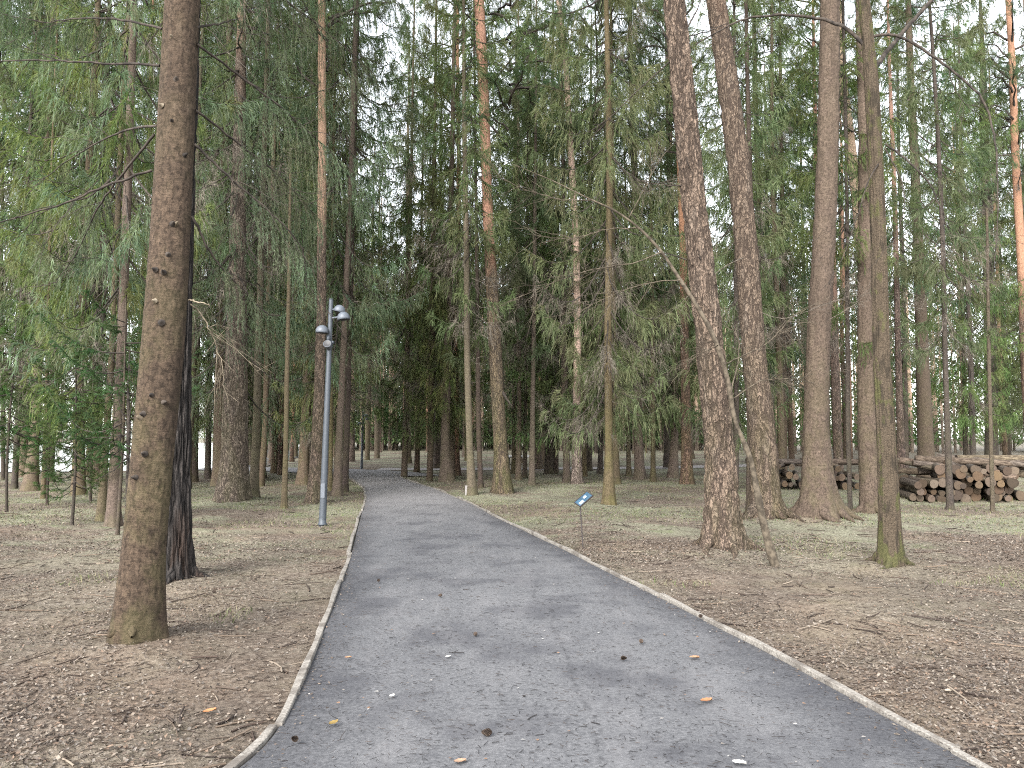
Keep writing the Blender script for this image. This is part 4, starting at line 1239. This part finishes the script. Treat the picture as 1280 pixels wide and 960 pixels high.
def try_tree(x, y, zone, rmin):
    global cnt
    if in_path(x, y, 1.0): return False
    if 17 < y < 24.5 and 5.5 < x < 17: return False
    if any((x - a) ** 2 + (y - b) ** 2 < rmin ** 2 for a, b in occupied): return False
    occupied.append((x, y))
    k = rf.integers(len(PROTO))
    if zone == 'mid': k = [3, 4, 5, 6, 6, 1][rf.integers(6)]
    if zone == 'bend': k = [2, 3, 6, 6][rf.integers(4)]
    if zone == 'inner': k = [2, 3, 5, 6][rf.integers(4)]
    me, ce, s, nm = PROTO[k]
    r = empty(nm, (x, y, float(ground_z(np.array([x]), np.array([y]))[0])), rf.uniform(0, 6.28))
    q = rf.uniform(.85, 1.15)
    r.scale = (q, q, q)
    tag(r, far_zone[zone][0] + ', ' + ('pine' if nm == 'pine_tree' else 'spruce'), 'tree', far_zone[zone][1])
    link_mesh('trunk', me, r)
    o = link_mesh('crown', ce, r); o.scale = (s * .88, s * .88, s); o.rotation_euler = (0, 0, rf.uniform(0, 6.28))
    cnt += 1
    return True
def fill(zone, n, xr, yr, rmin, cond=lambda u, x, y: True):
    got = tries = 0
    while got < n and tries < n * 60:
        tries += 1
        y = rf.uniform(*yr)
        x = rf.uniform(*xr) * (y / yr[1] if False else 1)
        u = PIXX(x, y)
        if not (-60 < u < 1340) or not cond(u, x, y): continue
        if try_tree(x, y, zone, rmin): got += 1
fill('left', 16, (-28, -9), (23, 33), 1.8, lambda u, x, y: u < 300)
fill('bend', 9, (-14, -5.5), (24, 36), 1.5, lambda u, x, y: 250 < u < 440)
fill('mid', 50, (-26, 22), (42, 88), 1.9, lambda u, x, y: 290 < u < 900)
fill('inner', 10, (-2.5, 9), (27, 36), 1.4, lambda u, x, y: 490 < u < 900)
fill('right', 27, (7.5, 40), (25, 52), 2.0, lambda u, x, y: u > 880 and y > 24)
print('fill trees', cnt)
rw = np.random.default_rng(5)
mb = MB()
n = 980
uu = np.where(rw.random(n) < .62, rw.uniform(285, 925, n), rw.uniform(-90, 1380, n))
yy = np.where(uu < 285, rw.uniform(175, 215, n), np.where(uu < 925, rw.uniform(84, 135, n), rw.uniform(66, 95, n)))
xx = (uu - 640) / FPX * yy
hh = rw.uniform(17, 25, n)
s5 = np.linspace(0, 1, 6)
P = np.stack([xx, yy, np.zeros(n)], -1)[:, None] + np.stack([0 * s5, 0 * s5, s5], -1)[None] * hh[:, None, None]
mb.add(*tubes(P, rw.uniform(.1, .2, n)[:, None] * (1.02 - s5), 6), 1)
m = 330
o = np.repeat(np.stack([xx, yy, np.zeros(n)], -1), m, 0)
f = rw.random(len(o)) ** 1.15
a = rw.uniform(0, 6.28, len(o)); q = rw.uniform(.1, 1, len(o)) * 2.6 * (1 - f) ** .7
o += np.stack([np.cos(a) * q, np.sin(a) * q, 1.0 + f * (np.repeat(hh, m) - 1.0)], -1)
d = unit(np.stack([np.cos(a), np.sin(a), rw.uniform(-1.6, -.1, len(o))], -1))
mb.add(*leaf_tris(rw, o, d, rw.uniform(.35, .9, len(o)), rw.uniform(.1, .24, len(o))), 0)
tag(mb.build('far_forest', [M['needle'], M['pine_pale']], smooth=False), 'distant wood closing the view beyond the crossing road', 'forest', kind='stuff')

# ------------------------------------------------------------------ lamp posts
M['lamp'] = mat_plain('lamp_paint', (0.036, 0.043, 0.052), .55, .1, 18, .12, .5)
M['dome'] = mat_plain('dome_paint', (0.075, 0.085, 0.1), .55, .1, 25, .1, .5)
M['dark'] = mat_plain('dark_plastic', (0.012, 0.012, 0.014), .5, 0, 30, .2, .4)
M['glass'] = mat_plain('lamp_lens', (0.25, 0.25, 0.26), .15, 0, 30, .05, .6)
def lamp_post(base, top, label, rz=0.0):
    root = empty('lamp_post', base)
    tag(root, label, 'street lamp', 'lamp posts along the path')
    L = np.asarray(top) - np.asarray(base); H = np.linalg.norm(L)
    ax = L / H
    zs = np.linspace(-.05, 1, 22)
    mb = MB(); mb.add(*tubes(np.outer(zs, L), .066 - .026 * np.clip(zs, 0, 1), 20))
    lathe(mb, [(0.001, 0), (.04, 0), (.038, .02), (.001, .025)], 16, loc=L)
    mb.build('pole', M['lamp'], root)
    hp = MB(); box(hp, (0.012, -.0645, .62), (.07, .012, .26)); box(hp, (0.012, -.071, .71), (.012, .004, .012)); hp.build('hatch', M['dome'], root, False)
    mb = MB(); lathe(mb, [(.066, 0), (.085, 0), (.085, .018), (.07, .03), (.066, .12)], 18); mb.build('base_collar', M['lamp'], root)
    for (dx, dy, dz, tilt, rr, az) in ((.16, -.02, -.20, .28, .105, 0.0), (.27, -.16, -.36, -.12, .115, 0.0), (-.13, -.12, -.60, .05, .115, 0.0)):
        c = L + np.array([dx, dy, dz])
        hd = MB()
        th = np.linspace(0, math.pi / 2, 9)
        prof = [(max(rr * math.sin(a), .001), rr * 1.0 * math.cos(a)) for a in th] + [(rr, -.03), (rr * .93, -.032), (rr * .9, -.005)]
        R = rotm('y', tilt)
        lathe(hd, prof, 22, 0, R, c)
        h = hd.build('lamp_head', M['dome'], root)
        rf_ = MB(); lathe(rf_, [(rr * .91, -.028), (rr * .6, -.008), (.001, .0)], 22, 0, R, c); rf_.build('reflector', M['dark'], h)
        p0 = ax * np.dot(L + np.array([0, 0, dz]), ax) if False else L + np.array([0, 0, dz + .02]) - ax * 0
        p0 = np.array([np.interp(p0[2], [0, L[2]], [0, L[0]]), np.interp(p0[2], [0, L[2]], [0, L[1]]), p0[2]])
        am = MB(); s = np.linspace(0, 1, 8)[:, None]
        am.add(*tubes(p0 * (1 - s) + (c + np.array([0, 0, .03])) * s, np.full(8, .016), 10)); am.build('arm', M['dome'], root)
    # the spotlight clamped below the domes, facing the viewer
    z = L[2] - .86
    c = np.array([np.interp(z, [0, L[2]], [0, L[0]]), np.interp(z, [0, L[2]], [0, L[1]]) - .1, z])
    R = rotm('x', math.radians(68)) @ rotm('y', 0)
    sp_ = MB()
    lathe(sp_, [(.001, -.09), (.05, -.09), (.062, -.06), (.068, .06), (.074, .075), (.066, .078), (.06, .06)], 20, 0, R, c)
    so = sp_.build('spotlight', M['dome'], root)
    ln = MB(); lathe(ln, [(.0655, .0785), (.04, .074), (.001, .072)], 20, 0, R, c); ln.build('lens', M['dark'], so)
    cl = MB(); lathe(cl, [(.056, -.05), (.068, -.05), (.068, .05), (.056, .05)], 18, 0, None, c + np.array([0, .1, .02]))
    box(cl, c + np.array([.085, .03, .06]), (.03, .1, .05)); box(cl, c + np.array([0, .02, .13]), (.05, .08, .12))
    cl.build('bracket', M['lamp'], root)
    return root
b = ground(403, 656)
lamp_post(b, at(414, 375, b[1]) , 'blue grey lamp post with dome heads, standing left of the path')
b2 = ground(452, 586)
lamp_post(b2, at(454, 515, b2[1]), 'small looking distant lamp post at the far bend of the path')

# ------------------------------------------------------------------ little lectern sign
M['panel'] = mat_plain('sign_blue', (0.03, 0.068, 0.105), .25, 0, 9, .35, .6)
M['print'] = mat_plain('sign_print', (0.22, 0.24, 0.26), .3, 0, 20, .1, .5)
M['printd'] = mat_plain('sign_print_dark', (0.03, 0.06, 0.09), .3, 0, 20, .3, .5)
M['steel'] = mat_plain('dark_steel', (0.05, 0.042, 0.04), .6, .5, 30, .3, .4)
gs = ground(729, 685)
root = empty('info_sign', gs, 0)
tag(root, 'small blue tilted information sign on a thin dark post', 'sign')
topp = at(725, 629, gs[1]) - gs
mb = MB(); s = np.linspace(0, 1, 8)[:, None]; mb.add(*tubes(np.array([0, 0, -.06]) * (1 - s) + topp * s, np.full(8, .009), 8)); mb.build('post', M['steel'], root)
ex = np.array([.75, .22, .60]); ex /= np.linalg.norm(ex)
ey = np.array([-.42, .80, .30]); ey -= ex * np.dot(ex, ey); ey /= np.linalg.norm(ey)
ez = np.cross(ex, ey)
Rm = np.stack([ex, ey, ez], 1)
cpan = topp + np.array([.055, .02, .055])
# leaning reading board, long side rising to the right
pan = MB(); box(pan, cpan, (.24, .15, .012), 0, Rm); pn = pan.build('panel', M['panel'], root, False)
fr = MB()
for o_, s_ in (((0, .079, 0), (.262, .01, .02)), ((0, -.079, 0), (.262, .01, .02)), ((.125, 0, 0), (.01, .148, .02)), ((-.125, 0, 0), (.01, .148, .02))):
    box(fr, cpan + Rm @ np.array(o_), s_, 0, Rm)
fr.build('frame', M['steel'], root, False)
sg = 1 if ez[2] > 0 else -1
for o_, s_, mm in (((-.06, -.03, sg * .0075), (.075, .06, .002), 'print'), ((.035, .015, sg * .0075), (.055, .05, .002), 'print'), ((-.01, .045, sg * .0075), (.06, .035, .002), 'printd'), ((.085, -.035, sg * .0075), (.05, .05, .002), 'printd')):
    pm = MB(); box(pm, cpan + Rm @ np.array(o_), s_, 0, Rm); pm.build('picture', M[mm], pn, False)

# white board leaning at the foot of the slim mossy spruce
M['white'] = mat_plain('white_board', (0.2, 0.185, 0.175), .7, 0, 25, .1, .3)
gb = ground(583, 619)
bo = MB(); box(bo, (0, 0, .13), (.07, .025, .27), 0, rotm('x', -.06)); box(bo, (0, .02, .05), (.05, .02, .12), 0)
wb = bo.build('marker_board', M['white'], None, False, gb)
tag(wb, 'small white board standing at the foot of a slim mossy spruce', 'board')

# white topped bench by the crossing road
M['slab'] = mat_plain('bench_white', (0.55, 0.54, 0.54), .6, 0, 8, .06, .4)
gb = ground(652, 581)
rb_ = empty('bench', (gb[0], gb[1], 0.02), .05); tag(rb_, 'long low bench with a white top on dark legs beside the crossing road', 'bench')
mb = MB(); box(mb, (0, 0, .47), (2.6, .5, .1)); box(mb, (0, .27, .40), (2.5, .05, .06)); mb.build('seat', M['slab'], rb_, False)
for sx in (-.75, .75):
    mb = MB(); box(mb, (sx, 0, .2), (.16, .4, .42)); box(mb, (sx, 0, .02), (.26, .46, .04)); mb.build('leg', M['dark'], rb_, False)

# ------------------------------------------------------------------ log stacks
t = NT('log_bark')
c = t.coord('Object', (3, 3, 1))
n1 = t.noise(c, 9, 5, .65)
bc = t.mix(t.mapr(n1, .32, .68), (0.028, 0.021, 0.016), (0.115, 0.092, 0.07))
bc = hsv_rand(t, bc, .015, .3, .2)
M['logbark'] = t.principled(bc, .92, t.bump(n1, .8, .02), .15)
t = NT('log_end')
cc = t.coord('Object')
sx = t.sep(cc)
rad = t.math('SQRT', t.math('ADD', t.math('MULTIPLY', sx[0], sx[0]), t.math('MULTIPLY', sx[1], sx[1])))
rg = t.math('SINE', t.math('MULTIPLY', t.math('ADD', rad, t.math('MULTIPLY', t.noise(cc, 9, 3), .02)), 420))
ec = t.mix(t.mapr(rg, -1, 1, 0, .35), (0.095, 0.066, 0.045), (0.05, 0.034, 0.024))
ec = t.mix(t.mapr(t.noise(cc, 12, 4), .5, .7, 0, .7), ec, (0.05, 0.035, 0.026))
ec = t.mix(1.0, ec, (0.8, 0.83, 0.85), 'MULTIPLY')
ec = hsv_rand(t, ec, .008, .45, .2)
M['logend'] = t.principled(ec, .9, None, .15)
M['logmoss'] = mat_bark_spruce('mossy_log_bark', (0.06, 0.05, 0.03), (0.2, 0.165, 0.1), .9)
def log_meshes(seed, r, L):
    rng = np.random.default_rng(seed)
    zs = np.linspace(-L / 2, L / 2, 14)
    a = np.arange(22) * 2 * math.pi / 22
    Z, A = np.meshgrid(zs, a, indexing='ij')
    R = r * (1 + .06 * np.cos(2 * A + rng.uniform(0, 6)) + .04 * np.cos(3 * A + rng.uniform(0, 6))) * (1 - .06 * Z / L) + .012 * (fbm(np.stack([np.cos(A) * 3, np.sin(A) * 3, Z * 4], -1), 3, seed) - .5)
    bx = .03 * np.sin(zs * 1.3 + rng.uniform(0, 6))[:, None]
    V = np.stack([R * np.cos(A) + bx, R * np.sin(A), Z], -1)
    i = np.arange(14 * 22).reshape(14, 22); nx = np.roll(i, -1, 1)
    F = np.stack([i[:-1], nx[:-1], nx[1:], i[1:]], -1).reshape(-1, 4)
    m = MB(); m.add(V.reshape(-1, 3), F)
    ends = []
    for k, sgn in ((0, -1), (-1, 1)):
        e = MB()
        ring = V[k] * 1.0
        cen = ring.mean(0)
        rr = cen + (ring - cen) * .97; rr[:, 2] += sgn * .004
        inner = cen + (ring - cen) * .5; inner[:, 2] += sgn * .006
        mid = cen[None] + np.array([[0, 0, sgn * .006]])
        e.add(np.vstack([ring, rr, inner, mid]), np.vstack([np.stack([np.arange(22) + q * 22, (np.arange(22) + 1) % 22 + q * 22, (np.arange(22) + 1) % 22 + (q + 1) * 22, np.arange(22) + (q + 1) * 22], -1) for q in (0, 1)]))
        e.add(np.vstack([inner, mid]), np.stack([np.arange(22), (np.arange(22) + 1) % 22, np.full(22, 22)], -1))
        ends.append(e)
    return m, ends
LOGS = []
for k, (r, L) in enumerate([(.07, 2.2), (.09, 2.3), (.105, 2.2), (.125, 2.1), (.085, 2.6), (.18, 2.0)]):
    m, e = log_meshes(k + 5, r, L)
    LOGS.append((m.mesh('bark', M['logbark']), [q.mesh('cut_end', M['logend'], False) for q in e], r, L))
MOSSLOG = [me.copy() for me, _, _, _ in LOGS]
for me in MOSSLOG:
    me.materials[0] = M['logmoss']
rl = np.random.default_rng(9)
def log(x, y, z, k, yaw, pitch, label, group, moss=False):
    me, ends, r, L = LOGS[k]
    o = empty('log', (x, y, z))
    o.rotation_euler = (math.radians(90) + pitch, rl.uniform(0, 6.28) * 0, yaw)
    tag(o, label, 'log', group)
    link_mesh('bark', MOSSLOG[k] if moss else me, o)
    for e in ends: link_mesh('cut_end', e, o)
    return o
yl = ground(1240, 628)[1]
LG = 'cut logs piled behind the right trees'
def stack(x0, x1, yfront, rows, label, yaw0, kmax=4, slope=0.0):
    # rows of logs with their ends towards the path
    zrow = 0.0
    for rw in range(rows):
        x = x0 + (rw % 2) * .13 + rw * slope
        zmax = 0
        while x < x1:
            k = int(rl.integers(0, kmax)); r = LOGS[k][2]
            x += r
            z = zrow + r + rl.uniform(0, .03)
            log(x, yfront + LOGS[k][3] / 2 + rl.uniform(-.12, .3), z - .02, k, yaw0 + rl.normal(0, .03), rl.normal(0, .02), label, LG)
            x += r + rl.uniform(0.0, .03)
            zmax = max(zmax, z + r)
        zrow += .17
stack(at(1200, 620, yl)[0], at(1300, 620, yl)[0], yl, 5, 'sawn log in the right end of the stack, round pale end facing the path', -.38)
stack(at(1158, 620, yl)[0], at(1197, 620, yl)[0], yl - .0, 3, 'sawn log in the low sloping part of the stack right of the slim dark trunk', -.3, 3)
for k, (u, v, kk, yaw, pit) in enumerate([(1215, 577, 4, 1.25, .05), (1262, 573, 4, 1.5, 0.0), (1225, 586, 1, 1.1, .12), (1195, 586, 4, .95, .15), (1200, 582, 0, 1.35, .06), (1240, 580, 4, 1.7, .02), (1275, 580, 1, 1.4, .03), (1172, 586, 0, .8, .2), (1210, 584, 1, 1.2, -.1), (1232, 576, 0, 1.0, .1), (1252, 582, 0, 1.6, .08), (1268, 576, 1, 1.35, -.04)]):
    p = at(u, v, yl + .9 + .12 * (k % 3))
    log(p[0], p[1], p[2], kk, yaw, pit, 'log lying crosswise on top of the right stack, long side showing', LG)
# low left heap between the big trunks
y2 = ground(1050, 613)[1]
for (u, v, k) in [(1053, 610, 3), (1063, 612, 0), (1058, 597, 2), (1048, 586, 1), (1066, 596, 1), (1046, 598, 0), (978, 605, 1), (990, 606, 0), (985, 594, 2), (974, 593, 0), (996, 596, 1), (992, 584, 1), (978, 583, 0), (1003, 606, 2), (1070, 608, 1), (962, 604, 1), (966, 592, 0), (1038, 600, 1)]:
    p = at(u, v, y2)
    r = LOGS[k][2]
    log(p[0] + .33, y2 + 1.05 + rl.uniform(-.1, .1), max(p[2], r - .02), k, -.3 + rl.normal(0, .06), 0, 'sawn log in the left heap seen past the thick scaly trunk', LG)
for (u, v, k, yaw) in [(1055, 577, 4, 1.5), (985, 577, 4, 1.6), (1000, 580, 0, 1.4), (1078, 578, 4, 1.55)]:
    p = at(u, v, y2 + 1.0)
    log(p[0], p[1], p[2], k, yaw, .02, 'log lying crosswise on top of the left heap', LG)
for (u, v, k, yaw, lab) in [(1150, 606, 5, .1, 'fat mossy log lying slantwise before the tan spruce'), (1137, 600, 5, -.45, 'fat log with reddish hollow end just right of the rowan'), (1172, 606, 3, .9, 'yellow mossy log lying crosswise before the tan spruce'), (1144, 590, 1, 1.2, 'pale grey log on top of the fat mossy log')]:
    p = at(u, v, ground(1150, 621)[1] + .5)
    log(p[0], p[1] + .3, max(LOGS[k][2], p[2]), k, yaw, 0, lab, LG, moss=k in (5, 3))

# ------------------------------------------------------------------ litter on the ground
def scatter(n, yr, rng, spread=1.0, path_ok=False, only_path=False, power=1.7):
    out = []
    tot = 0
    while tot < n:
        m = n * 2
        y = yr[0] + (yr[1] - yr[0]) * rng.random(m) ** power
        x = rng.uniform(-.72, .72, m) * (y + 1.0) * spread
        ip = in_path(x, y, .05)
        keep = ip if only_path else (~ip if not path_ok else np.ones(m, bool))
        q = np.stack([x, y], -1)[keep]
        out.append(q); tot += len(q)
    return np.concatenate(out)[:n]

def leaves(n, rng, yr, size, **kw):
    P = scatter(n * 3, yr, rng, **kw)
    dn = fbm(np.concatenate([P * .7, np.zeros((len(P), 1))], 1), 4, 33)
    dl = np.maximum(edge_x(LE, P[:, 1]) - P[:, 0], 0) + np.maximum(P[:, 0] - edge_x(RI, P[:, 1]), 0)
    keep = rng.random(len(P)) < np.clip((dn - .3) * 2.6, .05, 1) * np.where(P[:, 0] < edge_x(LE, P[:, 1]), np.clip(.2 + dl / 1.8, 0, 1), np.clip(.7 + dl, 0, 1))
    P = P[keep][:n]; n = len(P)
    z = ground_z(P[:, 0], P[:, 1])
    L = rng.uniform(*size, n); W = L * rng.uniform(.4, .75, n)
    a = rng.uniform(0, 6.28, n)
    d = np.stack([np.cos(a), np.sin(a), rng.normal(0, .4, n)], -1); d = unit(d)
    s = np.stack([-np.sin(a), np.cos(a), rng.normal(0, .45, n)], -1); s = unit(s)
    c = np.stack([P[:, 0], P[:, 1], z + rng.uniform(.004, .02, n)], -1)
    up = np.array([0, 0, 1.0])
    curl = rng.uniform(-.1, .35, n) * L
    v0 = c - d * L[:, None] * .5 + up * curl[:, None] * .5
    v1 = c + s * W[:, None] * .5 + up * curl[:, None] * .35
    v2 = c + d * L[:, None] * .5 + up * curl[:, None] * .6
    v3 = c - s * W[:, None] * .5 + up * curl[:, None] * .35
    v4 = c
    V = np.stack([v0, v1, v2, v3, v4], 1).reshape(-1, 3)
    b = np.arange(n)[:, None] * 5
    F = np.concatenate([b + np.array([[0, 4, 1]]), b + np.array([[1, 4, 2]]), b + np.array([[2, 4, 3]]), b + np.array([[3, 4, 0]])])
    return V, F
rg_ = np.random.default_rng(55)
M['leaf'] = mat_island('fallen_leaves', [(0.115, 0.09, 0.07), (0.135, 0.11, 0.087), (0.075, 0.058, 0.046), (0.16, 0.137, 0.112), (0.12, 0.085, 0.062), (0.05, 0.04, 0.033), (0.13, 0.113, 0.097), (0.09, 0.073, 0.06)])
mb = MB()
mb.add(*leaves(95000, rg_, (2.2, 13), (.009, .032), power=1.5))
mb.add(*leaves(45000, rg_, (10, 30), (.02, .05), power=1.2))
tag(mb.build('leaf_litter', M['leaf'], smooth=False), 'brown fallen leaves strewn over the forest floor', 'leaf litter', kind='stuff')
# needles and small twigs
def sticks(n, rng, yr, ln, rad, seg=3, zoff=.006, **kw):
    P = scatter(n, yr, rng, **kw)
    onp = in_path(P[:, 0], P[:, 1], .0)
    z = np.where(onp, .034, ground_z(P[:, 0], P[:, 1])) + zoff
    a = rng.uniform(0, 6.28, n); L = rng.uniform(*ln, n) * rng.uniform(.4, 1, n)
    s = np.linspace(-.5, .5, 4)
    d = np.stack([np.cos(a), np.sin(a), rng.normal(0, .05, n) * (~onp)], -1)
    pr = np.stack([-np.sin(a), np.cos(a), np.zeros(n)], -1)
    Q = np.stack([P[:, 0], P[:, 1], z], -1)[:, None] + d[:, None] * (L[:, None] * s)[..., None] + pr[:, None] * (rng.normal(0, .06, (n, 1)) * L[:, None] * (s * s * 4 - .5))[..., None]
    return tubes(Q, np.repeat(rng.uniform(*rad, n)[:, None], 4, 1), seg)
M['stick'] = mat_island('fallen_twigs', [(0.03, 0.022, 0.018), (0.06, 0.045, 0.035), (0.16, 0.13, 0.1), (0.045, 0.032, 0.025), (0.1, 0.075, 0.055)])
mb = MB()
mb.add(*sticks(9000, rg_, (2.2, 12), (.04, .14), (.0012, .0028), power=1.5))
mb.add(*sticks(900, rg_, (2.5, 20), (.15, .55), (.003, .007), 5, .01, power=1.3))
tag(mb.build('twig_litter', M['stick']), 'thin fallen twigs scattered over the forest floor', 'twigs', kind='stuff')
M['pstick'] = mat_island('path_needles', [(0.014, 0.013, 0.013), (0.025, 0.022, 0.021), (0.05, 0.04, 0.035), (0.02, 0.018, 0.018)])
mb = MB()
mb.add(*sticks(9000, rg_, (2.2, 18), (.015, .055), (.0008, .0018), 3, .003, only_path=True, power=1.4))
mb.add(*sticks(60, rg_, (2.4, 16), (.06, .16), (.0015, .003), 5, .005, only_path=True, power=1.4))
tag(mb.build('needle_litter', M['pstick']), 'dark needles and bits of twig scattered over the grey path', 'needles', kind='stuff')
def path_bits(n, rng):
    P = scatter(n, (2.2, 18), rng, only_path=True, power=1.4)
    z = np.full(n, .037)
    L = rng.uniform(.006, .018, n); a = rng.uniform(0, 6.28, n)
    c = np.stack([P[:, 0], P[:, 1], z], -1)
    ang = np.arange(5) * 2 * math.pi / 5
    V = c[:, None] + L[:, None, None] * np.stack([np.cos(ang[None] + a[:, None]) * rng.uniform(.5, 1, (n, 5)), np.sin(ang[None] + a[:, None]) * rng.uniform(.4, 1, (n, 5)), rng.uniform(-.1, .4, (n, 5))], -1)
    return V.reshape(-1, 3), np.arange(n * 5).reshape(n, 5)
M['bits'] = mat_island('path_bits', [(0.24, 0.22, 0.2), (0.16, 0.1, 0.065), (0.3, 0.29, 0.27), (0.03, 0.025, 0.022), (0.13, 0.115, 0.1)])
mb = MB(); mb.add(*path_bits(300, rg_))
tag(mb.build('leaf_scraps', M['bits'], smooth=False), 'small pale leaf scraps lying on the grey path', 'leaf scraps', kind='stuff')
def edge_debris(n, rng):
    V, F, k = [], [], 0
    y = 2.0 + 18 * rng.random(n) ** 1.5
    sd = rng.random(n) < .5
    off = np.abs(rng.normal(0, .09, n)) + .01
    inner = rng.random(n) < .45
    sg = np.where(inner, 1, -1) * np.where(sd, 1, -1)
    ex = np.where(sd, edge_x(LE, y), edge_x(RI, y))
    x = ex + sg * (off + np.where(inner, .0, .06))
    z = np.where(inner, .024, .03)
    L = rng.uniform(.008, .03, n); a = rng.uniform(0, 6.28, n)
    c = np.stack([x, y, z], -1)
    d = unit(np.stack([np.cos(a), np.sin(a), rng.normal(0, .3, n)], -1)); q = unit(np.stack([-np.sin(a), np.cos(a), rng.normal(0, .3, n)], -1))
    W = L * rng.uniform(.15, .6, n)
    P = np.stack([c - d * L[:, None] / 2, c + q * W[:, None] / 2, c + d * L[:, None] / 2, c - q * W[:, None] / 2], 1)
    return P.reshape(-1, 3), np.arange(n * 4).reshape(n, 4)
mb = MB(); mb.add(*edge_debris(5000, rg_))
tag(mb.build('edge_litter', M['leaf'], smooth=False), 'leaf crumbs gathered along the timber edging', 'leaf litter', kind='stuff')
# thin grass
def blades(n, rng, yr, h, mask, **kw):
    P = scatter(n * 4, yr, rng, **kw)
    P = P[mask(P)][:n]
    n = len(P)
    z = ground_z(P[:, 0], P[:, 1])
    o = np.stack([P[:, 0], P[:, 1], z], -1)
    d = unit(np.stack([rng.normal(0, .6, n), rng.normal(0, .6, n), np.ones(n) * .8], -1))
    V, F = leaf_tris(rng, o, d, rng.uniform(*h, n), rng.uniform(.004, .009, n))
    return V, F
gmask = lambda P: (fbm(np.concatenate([P * .45, np.zeros((len(P), 1))], 1), 3, 21) + .25 * np.clip((P[:, 1] - 8) / 10, -.3, 1)) > .62
M['grass'] = mat_island('thin_grass', [(0.06, 0.09, 0.026), (0.12, 0.118, 0.06), (0.18, 0.16, 0.1), (0.075, 0.1, 0.035), (0.155, 0.148, 0.09)])
mb = MB(); mb.add(*blades(60000, rg_, (6, 34), (.03, .1), gmask, power=1.1))
tag(mb.build('grass', M['grass'], smooth=False), 'thin pale and green grass patches on the forest floor', 'grass', kind='stuff')

# fallen leaves one can point at, cones, clods
def leaf_thing(u, v, size, rgb, label, rz=.4):
    t = NT('leaf'); n = t.noise(t.coord('Object'), 60, 3); rgb = tuple(x * .6 for x in rgb); c = t.mix(t.mapr(n, .3, .7), tuple(x * .75 for x in rgb), rgb)
    mt = t.principled(c, .8, None, .2)
    g = ground(u, v, .04)
    m = 12; s = np.linspace(0, 1, m)
    w = np.sin(s * math.pi) ** .7 * (1 - .35 * s) * (1 + .18 * np.sin(s * 22)) * size * .42
    rows = []
    for q in (-1, -.5, 0, .5, 1):
        rows.append(np.stack([(s - .5) * size, q * w, .004 + abs(q) * .12 * size * (.5 + s) - .0 * s + .1 * size * (s - .5) ** 2], -1))
    V = np.stack(rows, 1); i = np.arange(m * 5).reshape(m, 5)
    F = np.stack([i[:-1, :-1], i[:-1, 1:], i[1:, 1:], i[1:, :-1]], -1).reshape(-1, 4)
    mb = MB(); mb.add(V.reshape(-1, 3), F)
    inp = bool(in_path(g[0], g[1], .1))
    o = mb.build('fallen_leaf', mt, None, True, (g[0], g[1], .036 if inp else float(ground_z(np.array([g[0]]), np.array([g[1]]))[0]) + .012))
    o.rotation_euler = (0, 0, rz)
    tag(o, label, 'leaf', 'larger fallen leaves')
leaf_thing(883, 876, .075, (0.42, 0.2, 0.1), 'orange brown leaf lying on the right half of the path', .2)
leaf_thing(868, 822, .07, (0.45, 0.26, 0.15), 'tan leaf near the right timber edging', -.3)
leaf_thing(262, 883, .075, (0.5, 0.24, 0.11), 'orange leaf on bare soil left of the path', .5)
leaf_thing(417, 904, .06, (0.3, 0.21, 0.07), 'yellowish brown leaf by the left path edge', .9)
leaf_thing(575, 952, .06, (0.42, 0.27, 0.18), 'pinkish tan leaf at the front of the path', .1)
leaf_thing(924, 954, .07, (0.62, 0.6, 0.56), 'white leaf at the front right of the path', -.6)
leaf_thing(560, 821, .045, (0.6, 0.58, 0.54), 'small white leaf in the middle of the path', .5)
leaf_thing(490, 870, .045, (0.58, 0.56, 0.52), 'small white leaf on the front left of the path', 1.1)
leaf_thing(435, 822, .05, (0.45, 0.25, 0.14), 'orange leaf beside the left timber edging', 0)
leaf_thing(1186, 860, .06, (0.5, 0.42, 0.33), 'pale curled leaf on the right forest floor', .3)
M['cone'] = mat_island('cone_scales', [(0.04, 0.03, 0.024), (0.065, 0.048, 0.036), (0.05, 0.036, 0.028)])
CONE = MB()
for k in range(90):
    f = k / 90; a = k * 2.399; r = .017 * math.sin(.25 + f * 2.7) ; x = (f - .5) * .055
    d = np.array([.35, math.cos(a), math.sin(a)]); d /= np.linalg.norm(d)
    sd = np.array([0, -math.sin(a), math.cos(a)])
    o = np.array([x, 0, 0])
    CONE.add([o + sd * .006, o - sd * .006, o + d * r * 1.25 - sd * .007, o + d * r * 1.35 + np.array([.004, 0, 0]), o + d * r * 1.25 + sd * .007], [[0, 1, 2, 3, 4]])
CONEM = CONE.mesh('pine_cone', M['cone'], False)
for k, (u, v, lab) in enumerate([(608, 919, 'dark pine cone lying at the front middle of the path'), (802, 804, 'dark pine cone on the right half of the path'), (876, 772, 'dark pine cone against the right timber edging'), (368, 927, 'dark pine cone by the left timber edging'), (594, 795, 'small dark pine cone in the middle of the path'), (780, 825, 'pine cone next to the one right of centre'),
                               (473, 727, 'pine cone on the left side of the path further up'), (550, 746, 'pine cone amid the dark smudge on the path'), (268, 735, 'pine cone on the soil beside the charred trunk')]):
    g = ground(u, v, .04)
    o = bpy.data.objects.new('pine_cone', CONEM); col.objects.link(o)
    inp = bool(in_path(g[0], g[1], .12))
    o.location = (g[0], g[1], .055 if inp else float(ground_z(np.array([g[0]]), np.array([g[1]]))[0]) + .02)
    o.rotation_euler = (k * .7, 0, k * 1.9); s = .75 if k else .95; o.scale = (s, s, s)
    tag(o, lab, 'pine cone', 'pine cones on the ground')
